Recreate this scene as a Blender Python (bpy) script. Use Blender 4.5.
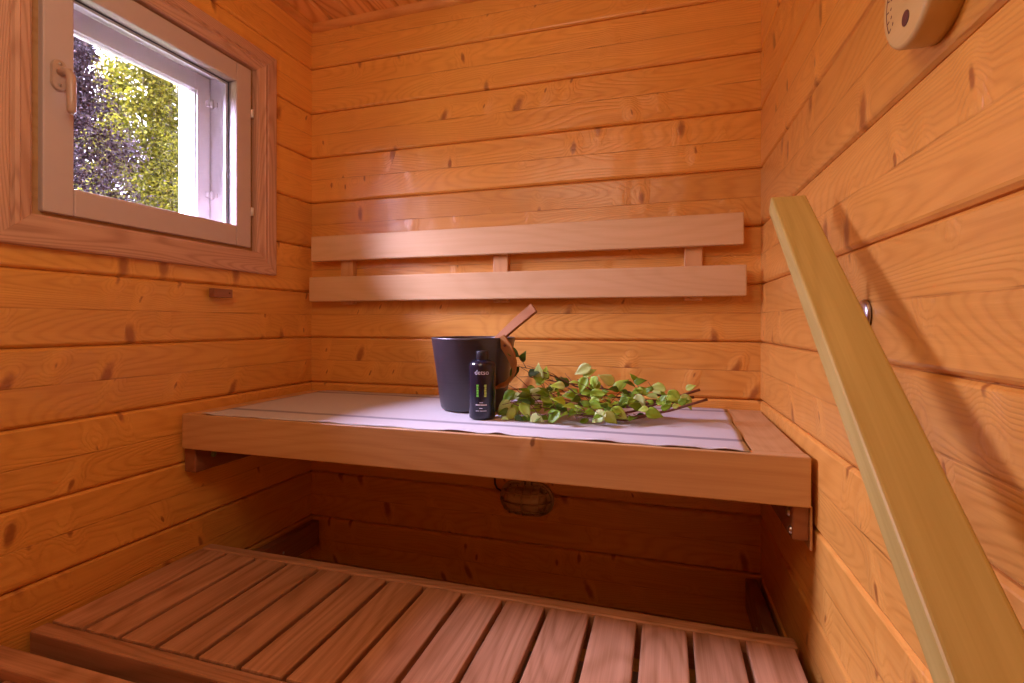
import bpy, bmesh, math, random
from mathutils import Vector, Matrix, noise as mnoise

# ------------------------------------------------------------------ scene, camera, light
sc = bpy.context.scene
col = sc.collection
for o in list(bpy.data.objects):
    bpy.data.objects.remove(o)

cam_data = bpy.data.cameras.new('camera')
cam_data.sensor_fit = 'HORIZONTAL'
cam_data.sensor_width = 36.0
cam_data.lens = 506.41 / 1024 * 36.0
cam_data.shift_y = -(341.5 - 323.1) / 1024
cam_data.clip_start = 0.02
cam = bpy.data.objects.new('camera', cam_data)
cam.location = (-0.2799, -1.7185, 1.15)
cam.rotation_euler = (math.pi / 2, -0.0013, 0.2949)
col.objects.link(cam)
sc.camera = cam

world = bpy.data.worlds.new('sky')
sc.world = world
world.use_nodes = True
wn = world.node_tree
wn.nodes.clear()
w_out = wn.nodes.new('ShaderNodeOutputWorld')
w_bg = wn.nodes.new('ShaderNodeBackground')
w_tc = wn.nodes.new('ShaderNodeTexCoord')
w_sep = wn.nodes.new('ShaderNodeSeparateXYZ')
w_rmp = wn.nodes.new('ShaderNodeValToRGB')
# hazy evening sky: pale near the horizon, bright higher up on the sunny side beyond the window
w_rmp.color_ramp.elements[0].position = 0.02
w_rmp.color_ramp.elements[0].color = (0.0040, 0.0037, 0.0046, 1)
w_rmp.color_ramp.elements[1].position = 0.68
w_rmp.color_ramp.elements[1].color = (0.76, 0.69, 1.0, 1)
for _p, _c in ((0.10, (0.068, 0.066, 0.092)), (0.34, (0.21, 0.19, 0.285)), (0.52, (0.53, 0.48, 0.68))):
    _e = w_rmp.color_ramp.elements.new(_p)
    _e.color = (*_c, 1)
w_side = wn.nodes.new('ShaderNodeMapRange')
w_side.interpolation_type = 'SMOOTHSTEP'
w_side.inputs[1].default_value = -0.25
w_side.inputs[2].default_value = 0.10
w_side.inputs[3].default_value = 1.0
w_side.inputs[4].default_value = 0.012
w_mul = wn.nodes.new('ShaderNodeVectorMath')
w_mul.operation = 'SCALE'
wn.links.new(w_tc.outputs['Generated'], w_sep.inputs[0])
wn.links.new(w_sep.outputs['Z'], w_rmp.inputs[0])
wn.links.new(w_sep.outputs['X'], w_side.inputs[0])
wn.links.new(w_rmp.outputs[0], w_mul.inputs[0])
wn.links.new(w_side.outputs[0], w_mul.inputs['Scale'])
wn.links.new(w_mul.outputs[0], w_bg.inputs[0])
w_bg.inputs[1].default_value = 160.0
wn.links.new(w_bg.outputs[0], w_out.inputs[0])

sc.view_settings.view_transform = 'Standard'
sc.view_settings.look = 'None'
sc.view_settings.gamma = 1
sc.view_settings.use_curve_mapping = False
sc.view_settings.exposure = 0.76
try:
    sc.cycles.use_denoising = True
    sc.cycles.max_bounces = 14
    sc.cycles.diffuse_bounces = 10
    sc.cycles.transparent_max_bounces = 12
    sc.cycles.caustics_reflective = False
    sc.cycles.caustics_refractive = False
    sc.cycles.sample_clamp_indirect = 30
except Exception:
    pass


def area_light(name, loc, target, size, size_y, power, color, portal=False):
    ld = bpy.data.lights.new(name, 'AREA')
    ld.shape = 'RECTANGLE'
    ld.size, ld.size_y = size, size_y
    ld.energy = power
    ld.color = color
    lo = bpy.data.objects.new(name, ld)
    lo.location = loc
    d = Vector(target) - Vector(loc)
    lo.rotation_euler = d.to_track_quat('-Z', 'Y').to_euler()
    col.objects.link(lo)
    if portal:
        ld.cycles.is_portal = True
    return lo


# daylight enters through the window only; the portal guides sky sampling
area_light('window_portal', (-1.862, -0.605, 1.72), (0.0, -0.605, 1.72), 0.46, 0.50, 1.0, (1, 1, 1), portal=True)
# warm fill added to lift the room, an unseen light without a fixture
fill_d = bpy.data.lights.new('fill_light', 'POINT')
fill_d.energy = 8.5
fill_d.shadow_soft_size = 0.25
fill_d.color = (1.0, 0.86, 0.66)
fill_o = bpy.data.objects.new('fill_light', fill_d)
fill_o.location = (-0.80, -1.50, 1.92)
col.objects.link(fill_o)

# ------------------------------------------------------------------ helpers


def tag(o, label=None, cat=None, group=None, kind=None):
    if label:
        o['label'] = label
    if cat:
        o['category'] = cat
    if group:
        o['group'] = group
    if kind:
        o['kind'] = kind
    return o


def empty(name, loc=(0, 0, 0), rz=0.0, parent=None):
    o = bpy.data.objects.new(name, None)
    o.empty_display_size = 0.05
    o.location = loc
    o.rotation_euler = (0, 0, rz)
    col.objects.link(o)
    if parent:
        o.parent = parent
    return o


def link(name, bm, mat, parent=None, loc=(0, 0, 0), smooth=False, rot=(0, 0, 0)):
    bmesh.ops.recalc_face_normals(bm, faces=bm.faces)
    me = bpy.data.meshes.new(name)
    bm.to_mesh(me)
    bm.free()
    for m in (mat if isinstance(mat, (list, tuple)) else [mat]):
        me.materials.append(m)
    if smooth:
        for p in me.polygons:
            p.use_smooth = True
    o = bpy.data.objects.new(name, me)
    o.location = loc
    o.rotation_euler = rot
    col.objects.link(o)
    if parent:
        o.parent = parent
    return o


def add_box(bm, lo, hi, bev=0.0, seg=2, mat=0):
    t = bmesh.new()
    bmesh.ops.create_cube(t, size=1.0)
    s = [hi[i] - lo[i] for i in range(3)]
    c = [(hi[i] + lo[i]) / 2 for i in range(3)]
    for v in t.verts:
        v.co = Vector((v.co.x * s[0] + c[0], v.co.y * s[1] + c[1], v.co.z * s[2] + c[2]))
    if bev > 0:
        bmesh.ops.bevel(t, geom=list(t.edges), offset=bev, segments=seg, profile=0.6, affect='EDGES')
    merge(bm, t, mat)


def merge(bm, t, mat=0, M=None):
    base = {}
    for v in t.verts:
        base[v] = bm.verts.new(M @ v.co if M else v.co)
    for f in t.faces:
        try:
            nf = bm.faces.new([base[v] for v in f.verts])
            nf.material_index = mat
            nf.smooth = f.smooth
        except ValueError:
            pass
    t.free()


def box_obj(name, lo, hi, mat, parent=None, bev=0.003, seg=2):
    """box whose object origin is its own centre"""
    c = [(lo[i] + hi[i]) / 2 for i in range(3)]
    bm = bmesh.new()
    add_box(bm, [lo[i] - c[i] for i in range(3)], [hi[i] - c[i] for i in range(3)], bev, seg)
    return link(name, bm, mat, parent, c)


def add_lathe(bm, prof, n=48, c=(0, 0, 0), axis='Z', mat=0, cap0=False, cap1=False):
    rings = []
    for r, h in prof:
        ring = []
        for i in range(n):
            a = 2 * math.pi * i / n
            p = (r * math.cos(a), r * math.sin(a), h)
            if axis == 'X':
                p = (h, r * math.cos(a), r * math.sin(a))
            elif axis == 'Y':
                p = (r * math.cos(a), h, r * math.sin(a))
            ring.append(bm.verts.new((p[0] + c[0], p[1] + c[1], p[2] + c[2])))
        rings.append(ring)
    for a, b in zip(rings, rings[1:]):
        for i in range(n):
            f = bm.faces.new((a[i], a[(i + 1) % n], b[(i + 1) % n], b[i]))
            f.material_index = mat
            f.smooth = True
    if cap0:
        bm.faces.new(rings[0][::-1]).material_index = mat
    if cap1:
        bm.faces.new(rings[-1]).material_index = mat


def add_tube(bm, pts, radii, n=8, mat=0, cap=True):
    pts = [Vector(p) for p in pts]
    if not isinstance(radii, (list, tuple)):
        radii = [radii] * len(pts)
    rings = []
    up = None
    for i, p in enumerate(pts):
        d = (pts[min(i + 1, len(pts) - 1)] - pts[max(i - 1, 0)]).normalized()
        if up is None:
            up = d.orthogonal().normalized()
        else:
            up = (up - d * up.dot(d))
            up = up.normalized() if up.length > 1e-6 else d.orthogonal().normalized()
        s = d.cross(up)
        rings.append([bm.verts.new(p + (up * math.cos(2 * math.pi * k / n) + s * math.sin(2 * math.pi * k / n)) * radii[i])
                      for k in range(n)])
    for a, b in zip(rings, rings[1:]):
        for k in range(n):
            f = bm.faces.new((a[k], a[(k + 1) % n], b[(k + 1) % n], b[k]))
            f.smooth = True
            f.material_index = mat
    if cap:
        bm.faces.new(rings[0][::-1]).material_index = mat
        bm.faces.new(rings[-1]).material_index = mat


def add_prism(bm, outline, d0, d1, axis='X', mat=0, bev=0.0):
    """outline: list of 2-D points, extruded along axis from d0 to d1"""
    t = bmesh.new()

    def P(p, d):
        return {'X': (d, p[0], p[1]), 'Y': (p[0], d, p[1]), 'Z': (p[0], p[1], d)}[axis]
    a = [t.verts.new(P(p, d0)) for p in outline]
    b = [t.verts.new(P(p, d1)) for p in outline]
    f0 = t.faces.new(a)
    f1 = t.faces.new(b[::-1])
    n = len(a)
    for i in range(n):
        t.faces.new((a[i], a[(i + 1) % n], b[(i + 1) % n], b[i]))
    if bev > 0:
        ed = list(f0.edges) + list(f1.edges)
        bmesh.ops.bevel(t, geom=ed, offset=bev, segments=2, profile=0.6, affect='EDGES')
    merge(bm, t, mat)


def stadium(cx, cz, w, h, n=12):
    """flat-sided oval lying along the first axis"""
    r = h / 2
    k = w / 2 - r
    pts = []
    for i in range(n + 1):
        a = -math.pi / 2 + math.pi * i / n
        pts.append((cx + k + r * math.cos(a), cz + r * math.sin(a)))
    for i in range(n + 1):
        a = math.pi / 2 + math.pi * i / n
        pts.append((cx - k + r * math.cos(a), cz + r * math.sin(a)))
    return pts


# ------------------------------------------------------------------ materials
class NT:
    def __init__(s, name):
        s.m = bpy.data.materials.new(name)
        s.m.use_nodes = True
        s.t = s.m.node_tree
        s.t.nodes.clear()
        s.out = s.n('ShaderNodeOutputMaterial')

    def n(s, typ, **kw):
        nd = s.t.nodes.new(typ)
        for k, v in kw.items():
            setattr(nd, k, v)
        return nd

    def l(s, a, b):
        s.t.links.new(a, b)

    def put(s, sock, v):
        if isinstance(v, (int, float, tuple, list)):
            sock.default_value = v
        else:
            s.l(v, sock)

    def math(s, op, a, b=0.0, c=0.0, clamp=False):
        nd = s.n('ShaderNodeMath', operation=op, use_clamp=clamp)
        s.put(nd.inputs[0], a)
        s.put(nd.inputs[1], b)
        s.put(nd.inputs[2], c)
        return nd.outputs[0]

    def vec(s, x, y, z):
        nd = s.n('ShaderNodeCombineXYZ')
        s.put(nd.inputs[0], x)
        s.put(nd.inputs[1], y)
        s.put(nd.inputs[2], z)
        return nd.outputs[0]

    def noise(s, v, scale=1.0, detail=2.0, rough=0.5):
        nd = s.n('ShaderNodeTexNoise')
        s.l(v, nd.inputs['Vector'])
        nd.inputs['Scale'].default_value = scale
        nd.inputs['Detail'].default_value = detail
        nd.inputs['Roughness'].default_value = rough
        return nd.outputs[0]

    def smooth(s, v, a, b, lo=0.0, hi=1.0):
        nd = s.n('ShaderNodeMapRange', interpolation_type='SMOOTHSTEP')
        s.put(nd.inputs[0], v)
        for i, q in enumerate((a, b, lo, hi)):
            nd.inputs[i + 1].default_value = q
        return nd.outputs[0]

    def mix(s, f, a, b, mode='MIX'):
        nd = s.n('ShaderNodeMix', data_type='RGBA', blend_type=mode)
        s.put(nd.inputs[0], f)
        for i, q in ((6, a), (7, b)):
            if isinstance(q, tuple):
                nd.inputs[i].default_value = q if len(q) == 4 else (*q, 1)
            else:
                s.l(q, nd.inputs[i])
        return nd.outputs[2]

    def bsdf(s, color, rough=0.5, bump=None, bump_d=0.002, bump_s=1.0, metal=0.0, coat=0.0, spec=0.5, sss=None):
        p = s.n('ShaderNodeBsdfPrincipled')
        if isinstance(color, tuple):
            p.inputs['Base Color'].default_value = (*color[:3], 1)
        else:
            s.l(color, p.inputs['Base Color'])
        s.put(p.inputs['Roughness'], rough)
        p.inputs['Metallic'].default_value = metal
        p.inputs['Coat Weight'].default_value = coat
        p.inputs['Coat Roughness'].default_value = 0.36
        p.inputs['Specular IOR Level'].default_value = spec
        if bump is not None:
            b = s.n('ShaderNodeBump')
            b.inputs['Strength'].default_value = bump_s
            b.inputs['Distance'].default_value = bump_d
            s.l(bump, b.inputs['Height'])
            s.l(b.outputs[0], p.inputs['Normal'])
        s.l(p.outputs[0], s.out.inputs[0])
        return p


def wood(name, u='X', v='Z', light=(0.6, 0.3, 0.1), dark=(0.4, 0.15, 0.04), knot=(0.12, 0.03, 0.008), pitch=None, z0=0.0,
         knots=0.0, rings=60.0, ring_amt=0.45, fibre_amt=0.25, vary=0.2, rough=0.42, coat=0.0, ripple=0.0, bump=0.35, midline=False, hfreq=5.0, spec=0.5):
    t = NT(name)
    tc = t.n('ShaderNodeTexCoord')
    sp = t.n('ShaderNodeSeparateXYZ')
    t.l(tc.outputs['Object'], sp.inputs[0])
    ax = {'X': 0, 'Y': 1, 'Z': 2}
    U = sp.outputs[ax[u]]
    V = sp.outputs[ax[v]]
    W = sp.outputs[3 - ax[u] - ax[v]]
    oi = t.n('ShaderNodeObjectInfo')
    rnd = oi.outputs['Random']
    if pitch:
        zz = t.math('SUBTRACT', z0, V)
        q = t.math('DIVIDE', zz, pitch)
        bd = t.math('FLOOR', q)
        w1 = t.n('ShaderNodeTexWhiteNoise', noise_dimensions='1D')
        t.l(t.math('ADD', bd, 0.37), w1.inputs['W'])
        br = w1.outputs['Value']
        hb = t.math('FLOOR', t.math('DIVIDE', zz, pitch / 2)) if midline else bd
        w2 = t.n('ShaderNodeTexWhiteNoise', noise_dimensions='1D')
        t.l(t.math('ADD', hb, 0.61), w2.inputs['W'])
        hr = w2.outputs['Value']
    else:
        br = rnd
        hr = rnd
    U2 = t.math('ADD', U, t.math('MULTIPLY', hr, 41.0))
    V2 = t.math('ADD', V, t.math('MULTIPLY', hr, 7.0))
    # knots
    kn = None
    if knots > 0:
        vo = t.n('ShaderNodeTexVoronoi', voronoi_dimensions='2D', feature='F1')
        lean = t.math('MULTIPLY', t.math('SUBTRACT', hr, 0.5), 0.9)
        Uk = t.math('ADD', U2, t.math('MULTIPLY', V, lean))
        t.l(t.vec(t.math('MULTIPLY', Uk, 11.0), t.math('MULTIPLY', V2, 4.2), 0.0), vo.inputs['Vector'])
        vo.inputs['Scale'].default_value = 1.0
        csep = t.n('ShaderNodeSeparateColor')
        t.l(vo.outputs['Color'], csep.inputs[0])
        act = t.math('GREATER_THAN', csep.outputs[0], 1.0 - knots)
        wob = t.noise(t.vec(t.math('MULTIPLY', U2, 60.0), t.math('MULTIPLY', V2, 40.0), W), 1.0, 2.0)
        kd = t.math('ADD', vo.outputs['Distance'], t.math('MULTIPLY', t.math('SUBTRACT', wob, 0.5), 0.12))
        size = t.math('MULTIPLY_ADD', t.math('POWER', csep.outputs[1], 1.6), 0.15, 0.035)
        kn = t.math('MULTIPLY', t.smooth(t.math('DIVIDE', kd, size), 0.35, 1.3, 1.0, 0.0), act)
        halo = t.math('MULTIPLY', t.smooth(kd, 0.0, 0.42, 1.0, 0.0), act)
    # growth rings: cathedral grain = contour lines of a stretched height field
    hf = t.noise(t.vec(t.math('MULTIPLY', U2, 0.75), t.math('MULTIPLY', V2, hfreq), t.math('MULTIPLY', W, hfreq)), 1.0, 1.0)
    hf2 = t.noise(t.vec(t.math('MULTIPLY', U2, 2.2), t.math('MULTIPLY', V2, 16.0), t.math('MULTIPLY', W, 16.0)), 1.0, 1.0)
    hh = t.math('ADD', hf, t.math('MULTIPLY', hf2, 0.035))
    if kn is not None:
        hh = t.math('ADD', hh, t.math('MULTIPLY', halo, 0.05))
    rg = t.math('MULTIPLY_ADD', t.math('SINE', t.math('MULTIPLY', hh, rings * 2.0)), 0.5, 0.5)
    rg = t.math('POWER', rg, 2.4)
    fib = t.noise(t.vec(t.math('MULTIPLY', U2, 5.0), t.math('MULTIPLY', V2, 260.0), t.math('MULTIPLY', W, 260.0)), 1.0, 2.0, 0.6)
    fib2 = t.noise(t.vec(t.math('MULTIPLY', U2, 1.6), t.math('MULTIPLY', V2, 45.0), t.math('MULTIPLY', W, 45.0)), 1.0, 2.0, 0.6)
    f = t.math('ADD', t.math('MULTIPLY', rg, ring_amt), t.math('MULTIPLY', t.math('SUBTRACT', fib, 0.35), fibre_amt))
    f = t.math('ADD', f, t.math('MULTIPLY', t.math('SUBTRACT', fib2, 0.4), fibre_amt * 1.6), clamp=True)
    c = t.mix(f, light, dark)
    tone = t.noise(t.vec(t.math('MULTIPLY', U2, 1.3), t.math('MULTIPLY', V2, 5.0), 0.0), 1.0, 1.0)
    val = t.math('ADD', t.math('MULTIPLY', t.math('SUBTRACT', br, 0.5), vary), t.math('MULTIPLY', t.math('SUBTRACT', tone, 0.5), 0.22))
    val = t.math('ADD', val, 1.0)
    cc = t.n('ShaderNodeCombineColor')
    t.l(val, cc.inputs[0])
    t.l(t.math('POWER', val, 1.15), cc.inputs[1])
    t.l(t.math('POWER', val, 1.3), cc.inputs[2])
    c = t.mix(1.0, c, cc.outputs[0], 'MULTIPLY')
    h = t.math('ADD', t.math('MULTIPLY', f, -0.35), t.math('MULTIPLY', fib, 0.3))
    if kn is not None:
        c = t.mix(t.math('MULTIPLY', halo, 0.35), c, tuple(min(0.9, q * 1.12) for q in light))  # pale chatoyant sheen around the knots, put into the colour
        c = t.mix(t.math('MULTIPLY', kn, 0.75), c, knot)
        h = t.math('ADD', h, t.math('MULTIPLY', halo, 1.4))
    if midline and pitch:
        fr = t.math('ABSOLUTE', t.math('SUBTRACT', t.math('FRACT', q), 0.5))
        wv = t.noise(t.vec(t.math('MULTIPLY', U2, 7.0), bd, 0.0), 1.0, 3.0)
        ml = t.math('MULTIPLY', t.smooth(fr, 0.004, 0.014, 1.0, 0.0), t.smooth(wv, 0.38, 0.6, 0.1, 1.0))
        c = t.mix(t.math('MULTIPLY', ml, 0.55), c, t.mix(0.6, dark, knot))
        h = t.math('SUBTRACT', h, t.math('MULTIPLY', ml, 0.4))
    if ripple > 0:
        rp = t.noise(t.vec(t.math('MULTIPLY', U2, 7.0), t.math('MULTIPLY', V2, 3.0), 0.0), 1.0, 1.5)
        h = t.math('ADD', h, t.math('MULTIPLY', rp, ripple))
    rr = t.math('MULTIPLY_ADD', f, 0.12, rough - 0.04)
    t.bsdf(c, rr, h, 0.0025, bump, coat=coat, spec=spec)
    return t.m


def plain(name, color, rough=0.5, metal=0.0, noise_amt=0.08, scale=30.0, bump=0.0, coat=0.0, spec=0.5):
    t = NT(name)
    tc = t.n('ShaderNodeTexCoord')
    nz = t.noise(tc.outputs['Object'], scale, 3.0)
    k = t.math('MULTIPLY_ADD', t.math('SUBTRACT', nz, 0.5), 2 * noise_amt, 1.0)
    cc = t.n('ShaderNodeCombineColor')
    for i in range(3):
        t.l(k, cc.inputs[i])
    c = t.mix(1.0, tuple(color), cc.outputs[0], 'MULTIPLY')
    t.bsdf(c, rough, nz if bump > 0 else None, 0.002, bump, metal=metal, coat=coat, spec=spec)
    return t.m


P0 = 2.1721          # height of the groove under the second log from the top
PITCH = 0.18
PINE_L, PINE_D, PINE_K = (0.77, 0.390, 0.082), (0.59, 0.245, 0.036), (0.25, 0.055, 0.010)
WALLKW = dict(light=PINE_L, dark=PINE_D, knot=PINE_K, pitch=PITCH, z0=P0, knots=0.55, rings=165, ring_amt=0.36,
              fibre_amt=0.55, vary=0.22, rough=0.36, coat=0.5, ripple=5.0, bump=1.0, midline=True)
M_wall_x = wood('pine_log_along_x', 'X', 'Z', **WALLKW)
M_wall_y = wood('pine_log_along_y', 'Y', 'Z', **WALLKW)
M_ceil = wood('pine_ceiling', 'Y', 'X', light=(0.90, 0.50, 0.15), dark=(0.66, 0.28, 0.06), pitch=0.096, z0=0.0, knots=0.12, rings=60,
              ring_amt=0.75, vary=0.2, rough=0.5)
M_trim_x = wood('pine_trim_x', 'X', 'Z', light=(0.70, 0.33, 0.085), dark=(0.52, 0.20, 0.04), rough=0.45)
M_trim_y = wood('pine_trim_y', 'Y', 'Z', light=(0.70, 0.33, 0.085), dark=(0.52, 0.20, 0.04), rough=0.45)
SLATKW = dict(light=(0.56, 0.30, 0.165), dark=(0.29, 0.125, 0.042), rings=70, ring_amt=0.35, fibre_amt=0.8, vary=0.25, rough=0.55, bump=0.4, hfreq=4)
M_slat_y = wood('aspen_slat_y', 'Y', 'X', **SLATKW)
M_slat_x = wood('aspen_slat_x', 'X', 'Y', **SLATKW)
UPKW = dict(light=(0.61, 0.375, 0.165), dark=(0.48, 0.255, 0.095), rings=60, ring_amt=0.3, fibre_amt=0.7, vary=0.12, rough=0.5, bump=0.3, hfreq=4)
M_up_y = wood('bench_wood_y', 'Y', 'X', **UPKW)
M_up_x = wood('bench_wood_x', 'X', 'Z', knots=0.05, **UPKW)
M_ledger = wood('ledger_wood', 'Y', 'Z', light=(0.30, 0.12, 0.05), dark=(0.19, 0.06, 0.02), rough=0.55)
M_rest_x = wood('backrest_wood', 'X', 'Z', light=(0.70, 0.475, 0.245), dark=(0.60, 0.37, 0.165), rings=60, ring_amt=0.25, fibre_amt=0.6, vary=0.08, rough=0.5)
M_rest_z = wood('backrest_upright_wood', 'Z', 'X', light=(0.70, 0.40, 0.17), dark=(0.58, 0.29, 0.11), rough=0.5)
M_rail = wood('handrail_wood', 'X', 'Y', light=(0.58, 0.465, 0.14), dark=(0.45, 0.335, 0.08), rings=70, ring_amt=0.3, fibre_amt=0.8, rough=0.5, vary=0.05)
OAKKW = dict(light=(0.64, 0.385, 0.255), dark=(0.44, 0.23, 0.14), rings=120, ring_amt=0.6, fibre_amt=0.7, vary=0.1, rough=0.5, hfreq=7)
M_oak_y = wood('oak_casing_y', 'Y', 'Z', **OAKKW)
M_oak_z = wood('oak_casing_z', 'Z', 'Y', **OAKKW)
M_frame = wood('window_frame_wood', 'Y', 'Z', light=(0.46, 0.27, 0.12), dark=(0.36, 0.19, 0.07), rough=0.5)
M_white = plain('white_window_paint', (0.80, 0.76, 0.76), 0.35, noise_amt=0.02)
M_sash = plain('shaded_white_sash_paint', (0.55, 0.445, 0.41), 0.4, noise_amt=0.03)  # white paint with room-side shade and warm bounce put into the colour
M_handle = plain('handle_enamel', (0.50, 0.36, 0.28), 0.3, noise_amt=0.03)
M_gasket = plain('gasket_rubber', (0.05, 0.05, 0.06), 0.6)
M_dark = plain('gap_shadow_wood', (0.10, 0.045, 0.015), 0.8)
M_floor = plain('floor_tile', (0.20, 0.13, 0.09), 0.5, noise_amt=0.2)
M_bucket = plain('bucket_black', (0.022, 0.019, 0.026), 0.36, noise_amt=0.25, scale=60, spec=0.6)
M_bucket_in = plain('bucket_inside', (0.03, 0.025, 0.03), 0.5)
M_strap = plain('strap_wood', (0.38, 0.16, 0.038), 0.55, noise_amt=0.2, scale=40, spec=0.3)
M_ladle = wood('ladle_wood', 'X', 'Z', light=(0.36, 0.145, 0.04), dark=(0.26, 0.09, 0.022), rough=0.6, spec=0.25)
M_copper = plain('ladle_cup_metal', (0.35, 0.2, 0.1), 0.35, metal=1.0)
M_bottle = plain('bottle_plastic', (0.010, 0.010, 0.022), 0.22, noise_amt=0.05, spec=0.6)
M_cap = plain('bottle_cap_plastic', (0.012, 0.012, 0.018), 0.35)
M_ink_w = plain('label_ink_white', (0.62, 0.60, 0.66), 0.5)
M_ink_g = plain('label_ink_green', (0.16, 0.55, 0.05), 0.5)
M_ink_y = plain('label_ink_lime', (0.38, 0.50, 0.08), 0.5)
M_bark = plain('birch_twig_bark', (0.16, 0.065, 0.04), 0.6, noise_amt=0.3, scale=200)
M_brass = plain('lamp_brass', (0.42, 0.30, 0.17), 0.40, metal=0.5, noise_amt=0.25, scale=60)
M_steel = plain('screw_steel', (0.55, 0.52, 0.52), 0.3, metal=1.0)
M_screw_g = plain('screw_green', (0.20, 0.26, 0.10), 0.4, metal=0.6)
M_dial = wood('dial_wood', 'Y', 'Z', light=(0.62, 0.43, 0.17), dark=(0.52, 0.33, 0.10), rings=30, ring_amt=0.3, rough=0.5)
M_dial_ink = plain('dial_ink', (0.12, 0.03, 0.012), 0.6)
M_logend = plain('exterior_log', (0.35, 0.2, 0.1), 0.7)


def glass_mat():
    t = NT('window_glass')
    tr = t.n('ShaderNodeBsdfTransparent')
    tr.inputs[0].default_value = (0.94, 0.94, 0.96, 1)
    gl = t.n('ShaderNodeBsdfGlossy')
    gl.inputs['Roughness'].default_value = 0.02
    fr = t.n('ShaderNodeFresnel')
    fr.inputs[0].default_value = 1.25
    mx = t.n('ShaderNodeMixShader')
    t.l(fr.outputs[0], mx.inputs[0])
    t.l(tr.outputs[0], mx.inputs[1])
    t.l(gl.outputs[0], mx.inputs[2])
    t.l(mx.outputs[0], t.out.inputs[0])
    return t.m


M_glass = glass_mat()


def lampglass_mat():
    t = NT('lamp_glass')
    tc = t.n('ShaderNodeTexCoord')
    nz = t.noise(tc.outputs['Object'], 90.0, 2.0)
    t.bsdf((0.52, 0.40, 0.26), 0.16, nz, 0.002, 0.4, spec=0.6)
    return t.m


M_lampglass = lampglass_mat()


def cloth_mat():
    t = NT('linen_towel')
    tc = t.n('ShaderNodeTexCoord')
    sp = t.n('ShaderNodeSeparateXYZ')
    t.l(tc.outputs['Object'], sp.inputs[0])
    x, y = sp.outputs[0], sp.outputs[1]
    wob = t.math('MULTIPLY', t.math('SUBTRACT', t.noise(t.vec(t.math('MULTIPLY', x, 3.0), 0.0, 0.0), 1.0, 2.0), 0.5), 0.012)
    yy = t.math('ADD', y, wob)

    def band(c, w):
        return t.smooth(t.math('ABSOLUTE', t.math('SUBTRACT', yy, c)), w * 0.7, w, 1.0, 0.0)
    st = t.math('MAXIMUM', band(-0.472, 0.014), band(-0.075, 0.014))
    weave = t.math('MULTIPLY', t.math('SINE', t.math('MULTIPLY', x, 2600.0)), t.math('SINE', t.math('MULTIPLY', y, 2600.0)))
    nz = t.noise(t.vec(t.math('MULTIPLY', x, 70.0), t.math('MULTIPLY', y, 240.0), 0.0), 1.0, 3.0)
    c = t.mix(st, (0.55, 0.53, 0.54), (0.30, 0.28, 0.31))
    k = t.math('MULTIPLY_ADD', t.math('SUBTRACT', nz, 0.5), 0.16, 1.0)
    cc = t.n('ShaderNodeCombineColor')
    for i in range(3):
        t.l(k, cc.inputs[i])
    c = t.mix(1.0, c, cc.outputs[0], 'MULTIPLY')
    h = t.math('ADD', t.math('MULTIPLY', weave, 0.1), nz)
    t.bsdf(c, 0.9, h, 0.0012, 0.5, spec=0.1)
    return t.m


M_cloth = cloth_mat()


def leaf_mat(name, ramp, scale, trans=0.3, rough=0.45, spec=0.4):
    t = NT(name)
    tc = t.n('ShaderNodeTexCoord')
    nz = t.n('ShaderNodeTexNoise')
    t.l(tc.outputs['Object'], nz.inputs['Vector'])
    nz.inputs['Scale'].default_value = scale
    nz.inputs['Detail'].default_value = 1.5
    at = t.n('ShaderNodeAttribute', attribute_name='leaf_tone')
    f = t.math('MULTIPLY_ADD', t.math('SUBTRACT', nz.outputs[0], 0.5), 0.9, at.outputs['Fac'])
    rp = t.n('ShaderNodeValToRGB')
    rp.color_ramp.elements[0].position = ramp[0][0]
    rp.color_ramp.elements[0].color = (*ramp[0][1], 1)
    rp.color_ramp.elements[1].position = ramp[-1][0]
    rp.color_ramp.elements[1].color = (*ramp[-1][1], 1)
    for p, q in ramp[1:-1]:
        e = rp.color_ramp.elements.new(p)
        e.color = (*q, 1)
    t.l(f, rp.inputs[0])
    p = t.bsdf(rp.outputs[0], rough, spec=spec)
    tl = t.n('ShaderNodeBsdfTranslucent')
    t.l(rp.outputs[0], tl.inputs[0])
    mx = t.n('ShaderNodeMixShader')
    mx.inputs[0].default_value = trans
    t.l(p.outputs[0], mx.inputs[1])
    t.l(tl.outputs[0], mx.inputs[2])
    t.l(mx.outputs[0], t.out.inputs[0])
    return t.m


M_leaf = leaf_mat('birch_leaf', [(0.05, (0.05, 0.10, 0.010)), (0.40, (0.22, 0.40, 0.02)), (0.68, (0.48, 0.66, 0.07)), (0.95, (0.66, 0.78, 0.34))], 14.0)

# ------------------------------------------------------------------ room shell
XL, AL, AR = -1.6465, 0.0176, -0.0183
ROT_L = -math.atan(AL)
ROT_R = -math.atan(AR)
YF = -2.75            # front wall, behind the camera
ZC = 2.34
ZF = 0.0


def log_profile(z_lo, z_hi):
    """(z, depth) from bottom to top with V-grooves between the logs; depth is into the wall"""
    pts = [(z_lo, 0.0)]
    ks = sorted([P0 - PITCH * k for k in range(-1, 14)])
    for z in ks:
        if z_lo + 0.02 < z < z_hi - 0.012:
            pts += [(z - 0.0075, 0.0), (z - 0.005, -0.0015), (z - 0.0016, -0.0065), (z - 0.0012, -0.013), (z + 0.0012, -0.013), (z + 0.0016, -0.0065),
                    (z + 0.006, -0.0015), (z + 0.0095, 0.0)]
    pts.append((z_hi, 0.0))
    return pts


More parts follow.
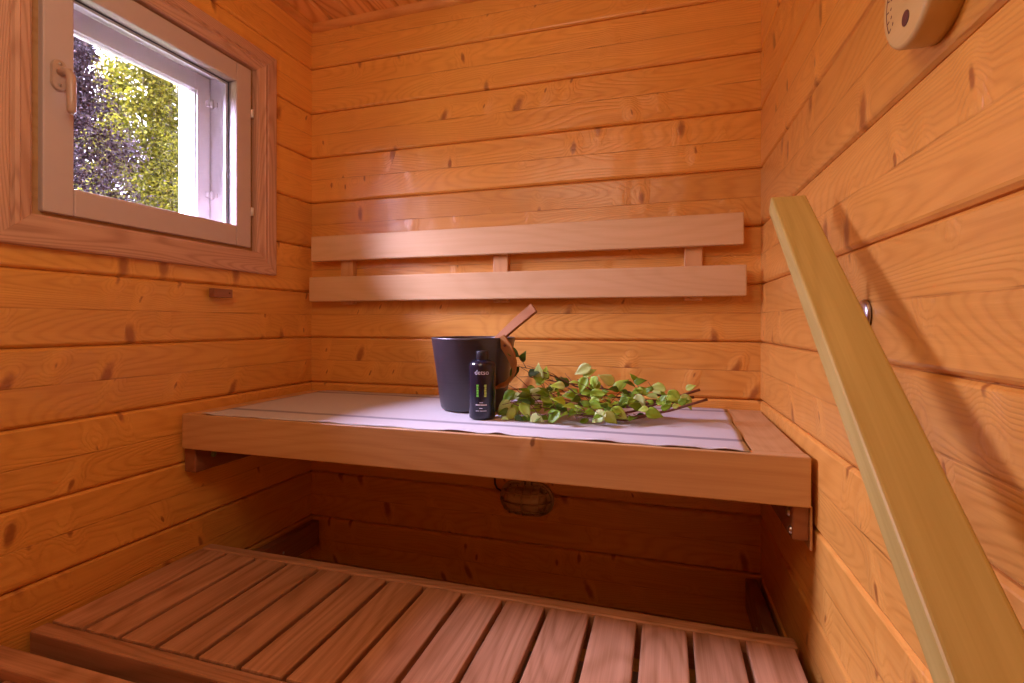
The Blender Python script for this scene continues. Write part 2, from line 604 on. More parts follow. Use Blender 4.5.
def make_wall(name, length, mat, axis, loc, rz, inward, hole=None, thick=0.17):
    """axis 'X' wall runs along local x, 'Y' along local -y; inward = +1/-1 direction of the room along the normal axis"""
    prof = log_profile(ZF, ZC + 0.02)
    zs = sorted(set([round(p[0], 5) for p in prof] + ([hole[2], hole[3]] if hole else [])))

    def depth(z):
        for (a, da), (b, db) in zip(prof, prof[1:]):
            if a - 1e-6 <= z <= b + 1e-6:
                return da if b - a < 1e-9 else da + (db - da) * (z - a) / (b - a)
        return 0.0
    us = [0.0, length] if not hole else [0.0, -hole[1], -hole[0], length]
    bm = bmesh.new()

    def V(u, n, z):
        n *= inward
        return (u, n, z) if axis == 'X' else (n, -u, z)
    grid = {}

    def vert(i, j, layer):
        k = (i, j, layer)
        if k not in grid:
            n = depth(zs[j]) if layer == 0 else -thick
            grid[k] = bm.verts.new(V(us[i], n, zs[j]))
        return grid[k]

    def in_hole(i, j):
        return hole is not None and i == 1 and zs[j] >= hole[2] - 1e-6 and zs[j + 1] <= hole[3] + 1e-6
    nu, nz = len(us) - 1, len(zs) - 1
    for i in range(nu):
        for j in range(nz):
            if in_hole(i, j):
                continue
            for L in (0, 1):
                q = [vert(i, j, L), vert(i + 1, j, L), vert(i + 1, j + 1, L), vert(i, j + 1, L)]
                bm.faces.new(q if L == 0 else q[::-1])
            for (di, dj, a, b) in ((-1, 0, (i, j), (i, j + 1)), (1, 0, (i + 1, j), (i + 1, j + 1)), (0, -1, (i, j), (i + 1, j)), (0, 1, (i, j + 1), (i + 1, j + 1))):
                ii, jj = i + di, j + dj
                out = ii < 0 or ii >= nu or jj < 0 or jj >= nz or in_hole(ii, jj)
                if out:
                    bm.faces.new((vert(*a, 0), vert(*b, 0), vert(*b, 1), vert(*a, 1)))
    o = link(name, bm, mat, None, loc, rot=(0, 0, rz))
    tag(o, kind='structure')
    return o


HOLE = (-0.972, -0.258, 1.355, 2.082)    # y0, y1, z0, z1 in the left wall's own frame
make_wall('wall_left', 2.95, M_wall_y, 'Y', (XL, 0.0, 0), ROT_L, 1, HOLE)
make_wall('wall_right', 2.95, M_wall_y, 'Y', (0, 0.0, 0), ROT_R, -1)
make_wall('wall_back', 1.80, M_wall_x, 'X', (-1.73, 0, 0), 0, -1)
make_wall('wall_front', 2.0, M_wall_x, 'X', (-1.82, YF, 0), 0, 1)

bm = bmesh.new()
add_box(bm, (-1.95, YF - 0.1, -0.12), (0.25, 0.17, ZF))
tag(link('floor', bm, M_floor), kind='structure')

# ceiling boards run along y, V-joint between them
bm = bmesh.new()
xs = -1.90
CB = 0.096
k0 = math.floor(-1.95 / CB)
for k in range(k0, 3):
    a, b = k * CB, (k + 1) * CB
    pr = [(a + 0.001, ZC + 0.014), (a + 0.003, ZC + 0.009), (a + 0.009, ZC), (b - 0.009, ZC), (b - 0.003, ZC + 0.009), (b - 0.001, ZC + 0.014),
          (b - 0.001, ZC + 0.03), (a + 0.001, ZC + 0.03)]
    add_prism(bm, pr, YF - 0.05, 0.05, 'Y')
add_box(bm, (-1.95, YF - 0.1, ZC + 0.02), (0.25, 0.17, ZC + 0.10))
tag(link('ceiling', bm, M_ceil), kind='structure')


def quarter_round(r, n=6):
    return [(0, 0)] + [(r * math.cos(a), -r * math.sin(a)) for a in [math.pi / 2 * i / n for i in range(n + 1)]]


# crown beads under the ceiling
bm = bmesh.new()
add_prism(bm, [(-p[0], ZC + p[1]) for p in quarter_round(0.024)], -1.70, 0.04, 'X')
tag(link('trim_1', bm, M_trim_x), kind='structure')
bm = bmesh.new()
add_prism(bm, [(p[0], ZC + p[1]) for p in quarter_round(0.024)], -2.8, 0.0, 'Y')
tag(link('trim_2', bm, M_trim_y, None, (XL, 0, 0), rot=(0, 0, ROT_L)), kind='structure')
bm = bmesh.new()
add_prism(bm, [(-p[0], ZC + p[1]) for p in quarter_round(0.024)], -2.8, 0.0, 'Y')
tag(link('trim_3', bm, M_trim_y, None, (0, 0, 0), rot=(0, 0, ROT_R)), kind='structure')

# roof overhang outside the window
bm = bmesh.new()
add_prism(bm, [(-1.80, 2.45), (-2.46, 2.52), (-2.46, 2.56), (-1.80, 2.58)], -3.2, 0.6, 'Y')
tag(link('roof_eave', bm, M_logend), kind='structure')

# ------------------------------------------------------------------ window (frame of the left wall: x = towards the room)
win = empty('window_1', (XL, 0, 0), ROT_L)
tag(win, kind='structure')


def ring(name, n0, n1, outer, inner, mat, parent, bev=0.002, split=None):
    """rectangular ring: outer/inner = (y0, y1, z0, z1), from depth n0 to n1"""
    oy0, oy1, oz0, oz1 = outer
    iy0, iy1, iz0, iz1 = inner
    bm = bmesh.new()
    for lo, hi in (((n0, oy0, oz0), (n1, iy0, oz1)), ((n0, iy1, oz0), (n1, oy1, oz1)), ((n0, iy0, oz0), (n1, iy1, iz0)), ((n0, iy0, iz1), (n1, iy1, oz1))):
        add_box(bm, lo, hi, bev)
    return link(name, bm, mat, parent)


# moulded casing: four mitred boards
CAS_O = (-1.022, -0.204, 1.322, 2.108)
CAS_I = (-0.9366, -0.290, 1.398, 2.030)


def casing_board(side):
    oy0, oy1, oz0, oz1 = CAS_O
    iy0, iy1, iz0, iz1 = CAS_I
    # section: fraction across the board (outer 0 -> inner 1) and height above the wall
    sec = [(0, 0), (0, 0.012), (0.03, 0.0165), (0.08, 0.018), (0.46, 0.018), (0.50, 0.013), (0.53, 0.013), (0.57, 0.0195), (0.66, 0.021), (0.70, 0.0175),
           (0.76, 0.0165), (0.92, 0.014), (0.98, 0.010), (1.0, 0.004), (1.0, -0.012)]
    if side == 'bottom' or side == 'top':
        sec = sec if side == 'top' else [(0, 0), (0, 0.012), (0.03, 0.0165), (0.08, 0.018), (0.9, 0.018), (0.98, 0.012), (1.0, 0.004), (1.0, -0.012)]
        zo, zi = (oz0, iz0) if side == 'bottom' else (oz1, iz1)
        ends = [(oy0, iy0), (oy1, iy1)]
        pts = [[(h, e[0] + (e[1] - e[0]) * f, zo + (zi - zo) * f) for f, h in sec] for e in ends]
    else:
        yo, yi = (oy0, iy0) if side == 'left' else (oy1, iy1)
        ends = [(oz0, iz0), (oz1, iz1)]
        pts = [[(h, yo + (yi - yo) * f, e[0] + (e[1] - e[0]) * f) for f, h in sec] for e in ends]
    bm = bmesh.new()
    a = [bm.verts.new(p) for p in pts[0]]
    b = [bm.verts.new(p) for p in pts[1]]
    for i in range(len(a) - 1):
        bm.faces.new((a[i], a[i + 1], b[i + 1], b[i]))
    bm.faces.new((a[-1], a[0], b[0], b[-1]))
    bm.faces.new(a[::-1])
    bm.faces.new(b)
    return link('casing', bm, M_oak_y if side in ('bottom', 'top') else M_oak_z, win)


for s in ('left', 'right', 'bottom', 'top'):
    casing_board(s)

ring('frame', -0.045, -0.014, (-0.97, -0.26, 1.357, 2.080), (-0.905, -0.316, 1.416, 2.014), M_frame, win)
# white box lining between the two sashes, running out through the log wall
ring('frame_lining', -0.203, -0.047, (-0.97, -0.26, 1.357, 2.080), (-0.862, -0.352, 1.452, 1.990), M_white, win)
# inner sash: stiles and rails with butt joints
SO = (-0.913, -0.308, 1.409, 2.021)
SI = (-0.848, -0.369, 1.476, 1.957)
sash = empty('sash', (0, 0, 0), 0, win)
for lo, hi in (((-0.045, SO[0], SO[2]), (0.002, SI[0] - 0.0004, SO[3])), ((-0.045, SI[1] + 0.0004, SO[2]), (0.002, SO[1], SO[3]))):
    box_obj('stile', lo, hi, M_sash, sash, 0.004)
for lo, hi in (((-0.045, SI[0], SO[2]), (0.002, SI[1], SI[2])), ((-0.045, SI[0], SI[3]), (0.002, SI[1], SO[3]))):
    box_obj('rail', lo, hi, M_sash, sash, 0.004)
box_obj('pane', (-0.030, SI[0] - 0.006, SI[2] - 0.006), (-0.024, SI[1] + 0.006, SI[3] + 0.006), M_glass, sash, 0)
ring('glazing_bead', -0.046, -0.036, (SI[0] - 0.002, SI[1] + 0.002, SI[2] - 0.002, SI[3] + 0.002), (SI[0] + 0.008, SI[1] - 0.008, SI[2] + 0.008, SI[3] - 0.008), M_white, sash, 0.001)
ring('gasket', -0.034, -0.031, (SI[0] - 0.003, SI[1] + 0.003, SI[2] - 0.003, SI[3] + 0.003), (SI[0] + 0.002, SI[1] - 0.002, SI[2] + 0.002, SI[3] - 0.002), M_gasket, sash, 0)
# outer sash
OO = (-0.858, -0.3565, 1.4565, 1.9855)
OI = (-0.798, -0.414, 1.497, 1.922)
osash = empty('outer_sash', (0, 0, 0), 0, win)
ring('outer_sash_frame', -0.150, -0.128, OO, OI, M_white, osash, 0.003)
for y0_, y1_ in ((OO[0], OI[0] - 0.001), (OI[1] + 0.001, OO[1])):
    box_obj('outer_stile', (-0.202, y0_, OO[2]), (-0.1505, y1_, OO[3]), M_white, osash, 0.003)
ring('outer_sash_bead', -0.130, -0.120, (OI[0] - 0.012, OI[1] + 0.012, OI[2] - 0.012, OI[3] + 0.012), (OI[0] - 0.003, OI[1] + 0.003, OI[2] - 0.003, OI[3] + 0.003), M_white, osash, 0.001)
box_obj('outer_pane', (-0.143, OI[0] - 0.006, OI[2] - 0.006), (-0.139, OI[1] + 0.006, OI[3] + 0.006), M_glass, osash, 0)
ring('outer_lining', -0.225, -0.204, (-0.95, -0.28, 1.38, 2.06), (-0.850, -0.365, 1.462, 1.975), M_white, win)
# hinge clips across the gap of the outer sash
for z in (1.585, 1.895):
    bm = bmesh.new()
    add_box(bm, (-0.124, -0.378, z - 0.010), (-0.112, -0.3515, z + 0.010), 0.002)
    add_tube(bm, [(-0.110, -0.3645, z - 0.015), (-0.110, -0.3645, z + 0.015)], 0.005, 10)
    add_box(bm, (-0.118, -0.356, z - 0.008), (-0.098, -0.350, z + 0.008), 0.001)
    link('hinge', bm, M_white, win)
# hinge knuckles of the inner sash in the dark gap
for z in (1.535, 1.875):
    bm = bmesh.new()
    add_tube(bm, [(-0.004, -0.300, z - 0.014), (-0.004, -0.300, z + 0.014)], 0.0065, 12)
    link('hinge', bm, M_white, win)
# handle on the left stile
hd = empty('handle', (0.002, -0.884, 1.735), 0, win)
bm = bmesh.new()
add_prism(bm, [(p[1], p[0]) for p in stadium(0, 0, 0.072, 0.030)], 0.0, 0.010, 'X', bev=0.003)
link('rose', bm, M_handle, hd)
bm = bmesh.new()
add_tube(bm, [(0.008, 0, 0.006), (0.026, 0, 0.006), (0.036, 0.002, 0.004), (0.041, 0.004, -0.006), (0.041, 0.005, -0.03), (0.040, 0.006, -0.06), (0.038, 0.007, -0.085), (0.037, 0.007, -0.092)],
         [0.008, 0.008, 0.0085, 0.0095, 0.0098, 0.0096, 0.0095, 0.006], 12)
link('lever', bm, M_handle, hd, smooth=True)
for dz in (-0.024, 0.026):
    bm = bmesh.new()
    add_lathe(bm, [(0.0001, 0.0125), (0.003, 0.0120), (0.0036, 0.010)], 12, (0, 0, dz), 'X', cap0=True)
    link('screw', bm, M_steel, hd)

# ------------------------------------------------------------------ upper bench
UB = empty('sauna_bench', (-0.83, -0.30, 0.8825))
tag(UB, 'upper wooden sauna bench across the back wall, under the pale towel', 'bench', )
ub_x0, ub_x1 = -1.640, -0.001


def at_parent(o, parent):
    o.parent = parent
    o.location = Vector(o.location) - parent.location
    return o


ZT = 0.8825
at_parent(box_obj('front_rail', (ub_x0, -0.577, 0.780), (ub_x1, -0.547, ZT), M_up_x, None, 0.004, 3), UB)
at_parent(box_obj('rear_rail', (ub_x0, -0.044, 0.800), (ub_x1, -0.012, ZT), M_up_x, None, 0.003), UB)
NS = 15
pu = (ub_x1 - ub_x0) / NS
for i in range(NS):
    a = ub_x0 + i * pu
    at_parent(box_obj('slat', (a + 0.004, -0.546, ZT - 0.028), (a + pu - 0.004, -0.045, ZT), M_up_y, None, 0.003), UB)

# ledgers carrying the upper bench on the side walls
for side in ('left', 'right'):
    if side == 'left':
        E0 = empty('bench_ledger', (XL, -0.28, 0.74), ROT_L)
        tag(E0, 'dark wooden ledger with a green screw head on the left wall under the upper bench', 'ledger')
        n0, n1, sgn = 0.001, 0.044, 1
    else:
        E0 = empty('bench_ledger', (0, -0.28, 0.74), ROT_R)
        tag(E0, 'wooden ledger with steel bolts on the right wall under the upper bench', 'ledger')
        n0, n1, sgn = -0.0375, -0.0055, -1
    bm = bmesh.new()
    add_box(bm, (n0, -0.280, -0.034), (n1, 0.262, 0.0395), 0.006, 3)
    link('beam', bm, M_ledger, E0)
    if side == 'right':
        bm = bmesh.new()
        add_box(bm, (-0.0052, -0.282, -0.050), (-0.0005, 0.262, 0.0395), 0.001)
        link('backing_strip', bm, M_up_y, E0)
    spots = [(-0.218, 0.008)] if side == 'left' else [(-0.255, 0.016), (-0.268, -0.016)]
    for y, z in spots:
        bm = bmesh.new()
        x = n1 if side == 'left' else n0
        add_lathe(bm, [(0.0001, 0.006 * sgn), (0.006, 0.0055 * sgn), (0.0085, 0.003 * sgn), (0.0095, 0.0)], 16, (x, y, z), 'X', cap0=True)
        link('screw' if side == 'left' else 'bolt', bm, M_screw_g if side == 'left' else M_steel, E0)

# ------------------------------------------------------------------ lower bench and step
LW = 1.652


def slatted_bench(name, x0, x1, yf, yr, z, n, label, rail_h, slat_drop=0.002, gap=0.013, rear_w=0.037, front_w=0.037, depth=None, cat='bench'):
    E = empty(name, ((x0 + x1) / 2, (yf + yr) / 2, z - rail_h))
    tag(E, label, cat)
    at_parent(box_obj('front_rail', (x0, yf, z - rail_h), (x1, yf + front_w, z), M_slat_x, None, 0.006, 3), E)
    at_parent(box_obj('rear_rail', (x0, yr - rear_w, z - rail_h), (x1, yr, z), M_slat_x, None, 0.008, 3), E)
    p = (x1 - x0 + gap * 0.4) / n
    for i in range(n):
        a = x0 + i * p
        at_parent(box_obj('slat', (a, yf + front_w + 0.007, z - 0.026 - slat_drop), (a + p - gap, yr - rear_w - 0.001, z - slat_drop), M_slat_y, None, 0.004, 2), E)
    for xx in (x0 + 0.10, (x0 + x1) / 2, x1 - 0.12):
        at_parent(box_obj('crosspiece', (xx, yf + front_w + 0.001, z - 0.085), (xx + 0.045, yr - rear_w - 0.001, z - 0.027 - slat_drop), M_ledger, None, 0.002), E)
    return E


slatted_bench('sauna_bench', -1.653, -0.006, -0.942, -0.464, 0.455, 15, 'lower slatted wooden sauna bench in front of and below the upper bench', 0.092)
slatted_bench('sauna_step', -1.662, -0.62, -1.46, -0.990, 0.455, 9, 'slatted wooden step at the bottom left corner, in front of the lower bench', 0.075, slat_drop=0.022, rear_w=0.05)
for nm, x, rz, lab, cx in (('support_batten', XL, ROT_L, 'dark batten along the foot of the left wall behind the lower bench', 0.018), ('support_batten', 0, ROT_R, 'dark batten along the foot of the right wall behind the lower bench', -0.018)):
    E = empty(nm, (x + cx, -0.50, 0.315), rz)
    tag(E, lab, 'batten')
    bm = bmesh.new()
    add_box(bm, (-0.0165, -0.39, -0.045), (0.0165, 0.492, 0.0475), 0.003)
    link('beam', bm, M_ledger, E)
    for y in (-0.1, 0.30):
        bm = bmesh.new()
        s = 1 if cx > 0 else -1
        add_lathe(bm, [(0.0001, 0.002 * s), (0.004, 0.0016 * s), (0.005, 0.0)], 12, (0.0165 * s, y, 0), 'X', cap0=True)
        link('screw', bm, M_steel, E)
# legs of the benches that stand on the floor in front
for E, xs_, y_, zt in ((bpy.data.objects['sauna_bench.001'], (-1.62, -0.06), -0.923, 0.362), (bpy.data.objects['sauna_step'], (-1.62, -0.68), -1.44, 0.378), (bpy.data.objects['sauna_step'], (-1.62, -0.68), -1.03, 0.378)):
    for x in xs_:
        at_parent(box_obj('leg', (x - 0.022, y_ - 0.017, 0.0), (x + 0.022, y_ + 0.017, zt), M_ledger, None, 0.002), E)

# ------------------------------------------------------------------ backrest
BR = empty('backrest', (-0.83, -0.0, 1.36))
tag(BR, 'pale wooden backrest of two long boards on the back wall above the upper bench', 'backrest')


def rest_board(name, x0, x1, z0, z1):
    at_parent(box_obj(name, (x0, -0.056, z0), (x1, -0.030, z1), M_rest_x, None, 0.005, 3), BR)


rest_board('upper_board', -1.606, -0.054, 1.389, 1.486)
rest_board('lower_board', -1.615, -0.046, 1.233, 1.328)
for x in (-1.462, -0.836, -0.197):
    at_parent(box_obj('upright', (x - 0.027, -0.0295, 1.222), (x + 0.027, -0.0005, 1.470), M_rest_z, None, 0.003), BR)

# ------------------------------------------------------------------ handrail on the right wall
th = math.atan(0.766)
HR = empty('handrail', (0.0, 0.0, 0.0), 0)
HR.location = (0.0, -1.0, 1.135)
tag(HR, 'sloping flat wooden handrail on the right wall, large in the foreground', 'handrail')
L = 1.05
bm = bmesh.new()
# local: x along the rail (downwards), y across towards the wall, z up; origin at the top end's top surface
add_box(bm, (0, -0.0585, -0.031), (L, 0.0, 0.0), 0.004, 3)
rail = link('rail', bm, M_rail, HR)
dx = Vector((0, -math.cos(th), -math.sin(th)))
dy = Vector((1, 0, 0))
dz = dx.cross(dy)
R = Matrix((dx, dy, dz)).transposed()
if R.determinant() < 0:
    R = Matrix((dx, dy, -dz)).transposed()
rail.matrix_local = Matrix.Translation(Vector((-0.035, -0.6765, 1.3855)) - Vector(HR.location)) @ R.to_4x4()
for yb in (-0.815, -1.30):
    zb = 1.3855 - 0.766 * (-0.6765 - yb) - 0.044
    zw = zb - 0.072
    wx = -AR * -yb * -1
    wx = AR * yb
    br = empty('bracket', Vector((wx, yb, zw)) - Vector(HR.location), 0, HR)
    bm = bmesh.new()
    add_lathe(bm, [(0.024, -0.0012), (0.024, -0.004), (0.021, -0.007), (0.012, -0.008), (0.0001, -0.008)], 28, (0, 0, 0), 'X', cap0=True)
    link('flange', bm, M_steel, br, smooth=False)
    bm = bmesh.new()
    add_tube(bm, [(-0.006, 0, 0), (-0.035, 0, 0.002), (-0.058, 0, 0.014), (-0.066, 0, 0.034), (-0.066, 0.0, 0.070)], 0.006, 12)
    link('arm', bm, M_steel, br)

# ------------------------------------------------------------------ small wooden block on the left wall
PB = empty('wooden_block', (XL, -0.447, 1.244), ROT_L)
tag(PB, 'small brown wooden block with a nail hole on the left wall below the window', 'block')
bm = bmesh.new()
add_box(bm, (0.0005, -0.032, -0.0135), (0.023, 0.036, 0.0135), 0.0015)
link('block', bm, wood('block_wood', 'Y', 'Z', light=(0.30, 0.12, 0.065), dark=(0.20, 0.07, 0.03)), PB)
bm = bmesh.new()
add_lathe(bm, [(0.0001, 0.0236), (0.0028, 0.0235), (0.003, 0.0225)], 12, (0, 0.024, 0.001), 'X', cap0=True)
link('nail', bm, M_dial_ink, PB)

# ------------------------------------------------------------------ round wooden dial on the right wall
DL = empty('sauna_clock', (AR * -1.03, -1.03, 1.532), ROT_R)
DL.name = 'wall_gauge'
tag(DL, 'round thick wooden gauge with burnt scale high on the right wall', 'gauge')
bm = bmesh.new()
add_lathe(bm, [(0.0610, -0.0005), (0.0615, -0.010), (0.0615, -0.030), (0.0600, -0.0335), (0.0570, -0.0355)], 64, (0, 0, 0), 'X', cap0=True, cap1=True)
link('body', bm, M_dial, DL)
bm = bmesh.new()
xf = -0.0357
for k in range(0, 46):
    a0 = math.radians(-30 + k * 5.3)
    a1 = a0 + math.radians(5.4)
    r0, r1 = 0.0495, 0.0511
    q = [(xf, r0 * math.cos(a0), r0 * math.sin(a0)), (xf, r1 * math.cos(a0), r1 * math.sin(a0)), (xf, r1 * math.cos(a1), r1 * math.sin(a1)), (xf, r0 * math.cos(a1), r0 * math.sin(a1))]
    bm.faces.new([bm.verts.new(p) for p in q])
    if k % 3 == 0:
        r2 = 0.044
        w = 0.0008
        c, s = math.cos(a0), math.sin(a0)
        q = [(xf, r2 * c - w * s, r2 * s + w * c), (xf, r2 * c + w * s, r2 * s - w * c), (xf, r0 * c + w * s, r0 * s - w * c), (xf, r0 * c - w * s, r0 * s + w * c)]
        bm.faces.new([bm.verts.new(p) for p in q])
        # numerals as short burnt strokes next to the tick
        for (dr, dt, ln) in ((0.040, 0.0, 0.003), (0.0385, 0.03, 0.002)):
            c2, s2 = math.cos(a0 + dt), math.sin(a0 + dt)
            q = [(xf, dr * c2 - w * s2, dr * s2 + w * c2), (xf, dr * c2 + w * s2, dr * s2 - w * c2), (xf, (dr - ln) * c2 + w * s2, (dr - ln) * s2 - w * c2), (xf, (dr - ln) * c2 - w * s2, (dr - ln) * s2 + w * c2)]
            bm.faces.new([bm.verts.new(p) for p in q])
for f in list(bm.faces):
    pass
ext = bmesh.ops.extrude_face_region(bm, geom=list(bm.faces))
for v in [g for g in ext['geom'] if isinstance(g, bmesh.types.BMVert)]:
    v.co.x += 0.0006
link('scale', bm, M_dial_ink, DL)
bm = bmesh.new()
add_lathe(bm, [(0.0086, -0.0350), (0.0086, -0.0362), (0.0072, -0.0364), (0.0001, -0.0361)], 24, (0, -0.0, -0.031), 'X', cap0=True)
link('hole', bm, M_dial_ink, DL)

# ------------------------------------------------------------------ caged wall lamp under the upper bench
LP = empty('bulkhead_lamp', (-0.745, -0.001, 0.538))
tag(LP, 'oval caged metal wall lamp on the back wall under the upper bench', 'lamp')
bm = bmesh.new()
add_prism(bm, stadium(0, 0, 0.196, 0.118), -0.014, 0.0, 'Y', bev=0.004)
add_prism(bm, stadium(0, 0, 0.180, 0.102), -0.022, -0.013, 'Y', bev=0.003)
link('base', bm, M_brass, LP)
bm = bmesh.new()
rings = []
for j, (s, d) in enumerate([(1.0, -0.018), (0.97, -0.034), (0.88, -0.050), (0.70, -0.063), (0.42, -0.071), (0.12, -0.073)]):
    w, h = 0.156 * s, 0.082 * s
    rings.append([bm.verts.new((p[0], d, p[1])) for p in stadium(0, 0, max(w, h + 0.002), h)])
for a, b in zip(rings, rings[1:]):
    for i in range(len(a)):
        f = bm.faces.new((a[i], a[(i + 1) % len(a)], b[(i + 1) % len(a)], b[i]))
        f.smooth = True
bm.faces.new(rings[-1])
link('glass', bm, M_lampglass, LP)
bm = bmesh.new()
for zc, amp in ((0.0, 0.078), (0.030, 0.064), (-0.030, 0.064)):
    hw = 0.088 if zc == 0 else 0.076
    add_tube(bm, [(hw * math.cos(a), -0.018 - (amp - 0.018) * math.sin(a) ** 0.7 if math.sin(a) > 0 else -0.018, zc) for a in [math.pi * i / 16 for i in range(17)]], 0.003, 8)
for xc in (-0.055, -0.0275, 0.0, 0.0275, 0.055):
    amp = 0.079 - abs(xc) * 0.35
    add_tube(bm, [(xc, -0.018 - (amp - 0.018) * max(0, math.sin(a)) ** 0.7, 0.048 * math.cos(a)) for a in [math.pi * i / 12 for i in range(13)]], 0.0026, 8)
link('cage', bm, M_brass, LP)
for x, z in ((-0.012, 0.056), (0.012, 0.056)):
    bm = bmesh.new()
    add_box(bm, (x - 0.008, -0.028, z - 0.006), (x + 0.008, -0.010, z + 0.010), 0.002)
    link('clip', bm, M_brass, LP)
bm = bmesh.new()
add_tube(bm, [(-0.092, -0.012, 0.018), (-0.108, -0.012, 0.026), (-0.116, -0.010, 0.040), (-0.118, -0.006, 0.062), (-0.118, -0.005, 0.26)], 0.0035, 8)
link('cable', bm, M_gasket, LP)

# ------------------------------------------------------------------ towel on the upper bench
rng = random.Random(5)
TW = bmesh.new()
nx, ny = 96, 30
x0, x1, y0, y1 = -1.568, -0.1075, -0.5755, -0.020
vs = {}
for i in range(nx + 1):
    for j in range(ny + 1):
        u, v = i / nx, j / ny
        x = x0 + (x1 - x0) * u + 0.015 * (v - 0.5) * (1 if u > 0.5 else 0.3) * abs(u - 0.5) * 2
        x += 0.006 * mnoise.noise(Vector((u * 0.5, v * 6, 3))) * (1 if i in (0, nx) else 0.5)
        y = y0 + (y1 - y0) * v
        e = max(0.0, 1 - v * 9)
        y += 0.012 * e * (mnoise.noise(Vector((u * 22, 0, 7))) * 0.6 + 0.30) + 0.010 * max(0, 1 - (1 - v) * 9) * mnoise.noise(Vector((u * 9, 0, 17)))
        z = 0.0006
        z += 0.0045 * e * max(0, mnoise.noise(Vector((u * 30, 1.3, 0)))) * 1.6
        z += 0.0016 * max(0, mnoise.noise(Vector((u * 14, v * 5, 1.0))))
        z += 0.0008 * max(0, mnoise.noise(Vector((u * 50, v * 20, 4.0))))
        vs[i, j] = TW.verts.new((x + 0.83, y, z))
for i in range(nx):
    for j in range(ny):
        f = TW.faces.new((vs[i, j], vs[i + 1, j], vs[i + 1, j + 1], vs[i, j + 1]))
        f.smooth = True
towel = link('towel', TW, M_cloth, None, (-0.83, 0, ZT + 0.0002), smooth=True)
sol = towel.modifiers.new('thickness', 'SOLIDIFY')
sol.thickness = 0.0016
sol.offset = 1.0
tag(towel, 'pale lilac linen towel with grey border stripes spread over the upper bench', 'towel')
ZTW = ZT + 0.0042

# ------------------------------------------------------------------ bucket
BK = empty('sauna_bucket', (-0.852, -0.247, ZTW))
tag(BK, 'black tapered sauna bucket with a brown side handle on the towel', 'bucket')
bm = bmesh.new()
add_lathe(bm, [(0.0001, 0.0), (0.090, 0.0), (0.097, 0.003), (0.1005, 0.010), (0.104, 0.030), (0.116, 0.125), (0.1290, 0.214), (0.1295, 0.2185), (0.1270, 0.2200), (0.1225, 0.2190), (0.1215, 0.214), (0.109, 0.125), (0.096, 0.020), (0.0001, 0.016)], 72)
t = NT('bucket_brushed')
tc = t.n('ShaderNodeTexCoord')
sp = t.n('ShaderNodeSeparateXYZ')
t.l(tc.outputs['Object'], sp.inputs[0])
nz = t.noise(t.vec(t.math('MULTIPLY', sp.outputs[0], 3.0), t.math('MULTIPLY', sp.outputs[1], 3.0), t.math('MULTIPLY', sp.outputs[2], 380.0)), 1.0, 3.0)
cb = t.mix(nz, (0.020, 0.016, 0.022), (0.040, 0.034, 0.044))
t.bsdf(cb, 0.33, nz, 0.001, 0.45, spec=0.7)
link('body', bm, t.m, BK)
# loop handle at the side: bent wooden band
bm = bmesh.new()
path = [((0.1085, -0.066, 0.223), (0.014, -0.006, 0.007)), ((0.117, -0.066, 0.210), (0.015, -0.006, 0.007)), ((0.128, -0.065, 0.194), (0.0155, -0.006, 0.007)), ((0.140, -0.063, 0.172), (0.014, -0.007, 0.005)),
        ((0.148, -0.061, 0.148), (0.012, -0.009, 0.002)), ((0.149, -0.060, 0.124), (0.009, -0.011, -0.002)), ((0.139, -0.060, 0.101), (0.005, -0.013, -0.005)), ((0.122, -0.060, 0.084), (0.002, -0.013, -0.006)), ((0.092, -0.060, 0.074), (0.001, -0.013, -0.003))]
pr = []
for i, (p, w) in enumerate(path):
    p, w = Vector(p), Vector(w)
    d = Vector(path[min(i + 1, len(path) - 1)][0]) - Vector(path[max(i - 1, 0)][0])
    nrm = d.cross(w).normalized() * 0.0022
    pr.append([bm.verts.new(p + w + nrm), bm.verts.new(p - w + nrm), bm.verts.new(p - w - nrm), bm.verts.new(p + w - nrm)])
for a, b in zip(pr, pr[1:]):
    for k in range(4):
        bm.faces.new((a[k], a[(k + 1) % 4], b[(k + 1) % 4], b[k])).smooth = False
bm.faces.new(pr[0][::-1])
bm.faces.new(pr[-1])
link('handle', bm, M_strap, BK)
bm = bmesh.new()
add_lathe(bm, [(0.0001, -0.004), (0.003, -0.0035), (0.0042, 0.0)], 12, (0.124, -0.070, 0.198), 'Y', cap0=True)
link('rivet', bm, M_dial_ink, BK)

LD = empty('ladle', (-0.893, -0.235, ZTW + 0.02))
tag(LD, 'reddish wooden ladle handle standing in the black bucket', 'ladle')
bm = bmesh.new()
hp = [(-0.012, 0, 0.034), (0.030, 0.0, 0.090), (0.075, 0.0, 0.148), (0.125, 0.0, 0.199), (0.180, 0.0, 0.247), (0.2335, 0.0, 0.290)]
hw = [0.008, 0.009, 0.011, 0.013, 0.0155, 0.0165]
pr = []
for i, p in enumerate(hp):
    p = Vector(p)
    d = (Vector(hp[min(i + 1, 5)]) - Vector(hp[max(i - 1, 0)])).normalized()
    wv = Vector((d.z, -0.35, -d.x)).normalized() * hw[i]
    nv = d.cross(wv).normalized() * 0.006
    pr.append([bm.verts.new(p + wv + nv), bm.verts.new(p - wv + nv), bm.verts.new(p - wv - nv), bm.verts.new(p + wv - nv)])
for a, b in zip(pr, pr[1:]):
    for k in range(4):
        bm.faces.new((a[k], a[(k + 1) % 4], b[(k + 1) % 4], b[k]))
bm.faces.new(pr[0][::-1])
bm.faces.new(pr[-1])
bmesh.ops.bevel(bm, geom=list(bm.edges), offset=0.0018, segments=2, affect='EDGES')
link('handle', bm, M_ladle, LD)
bm = bmesh.new()
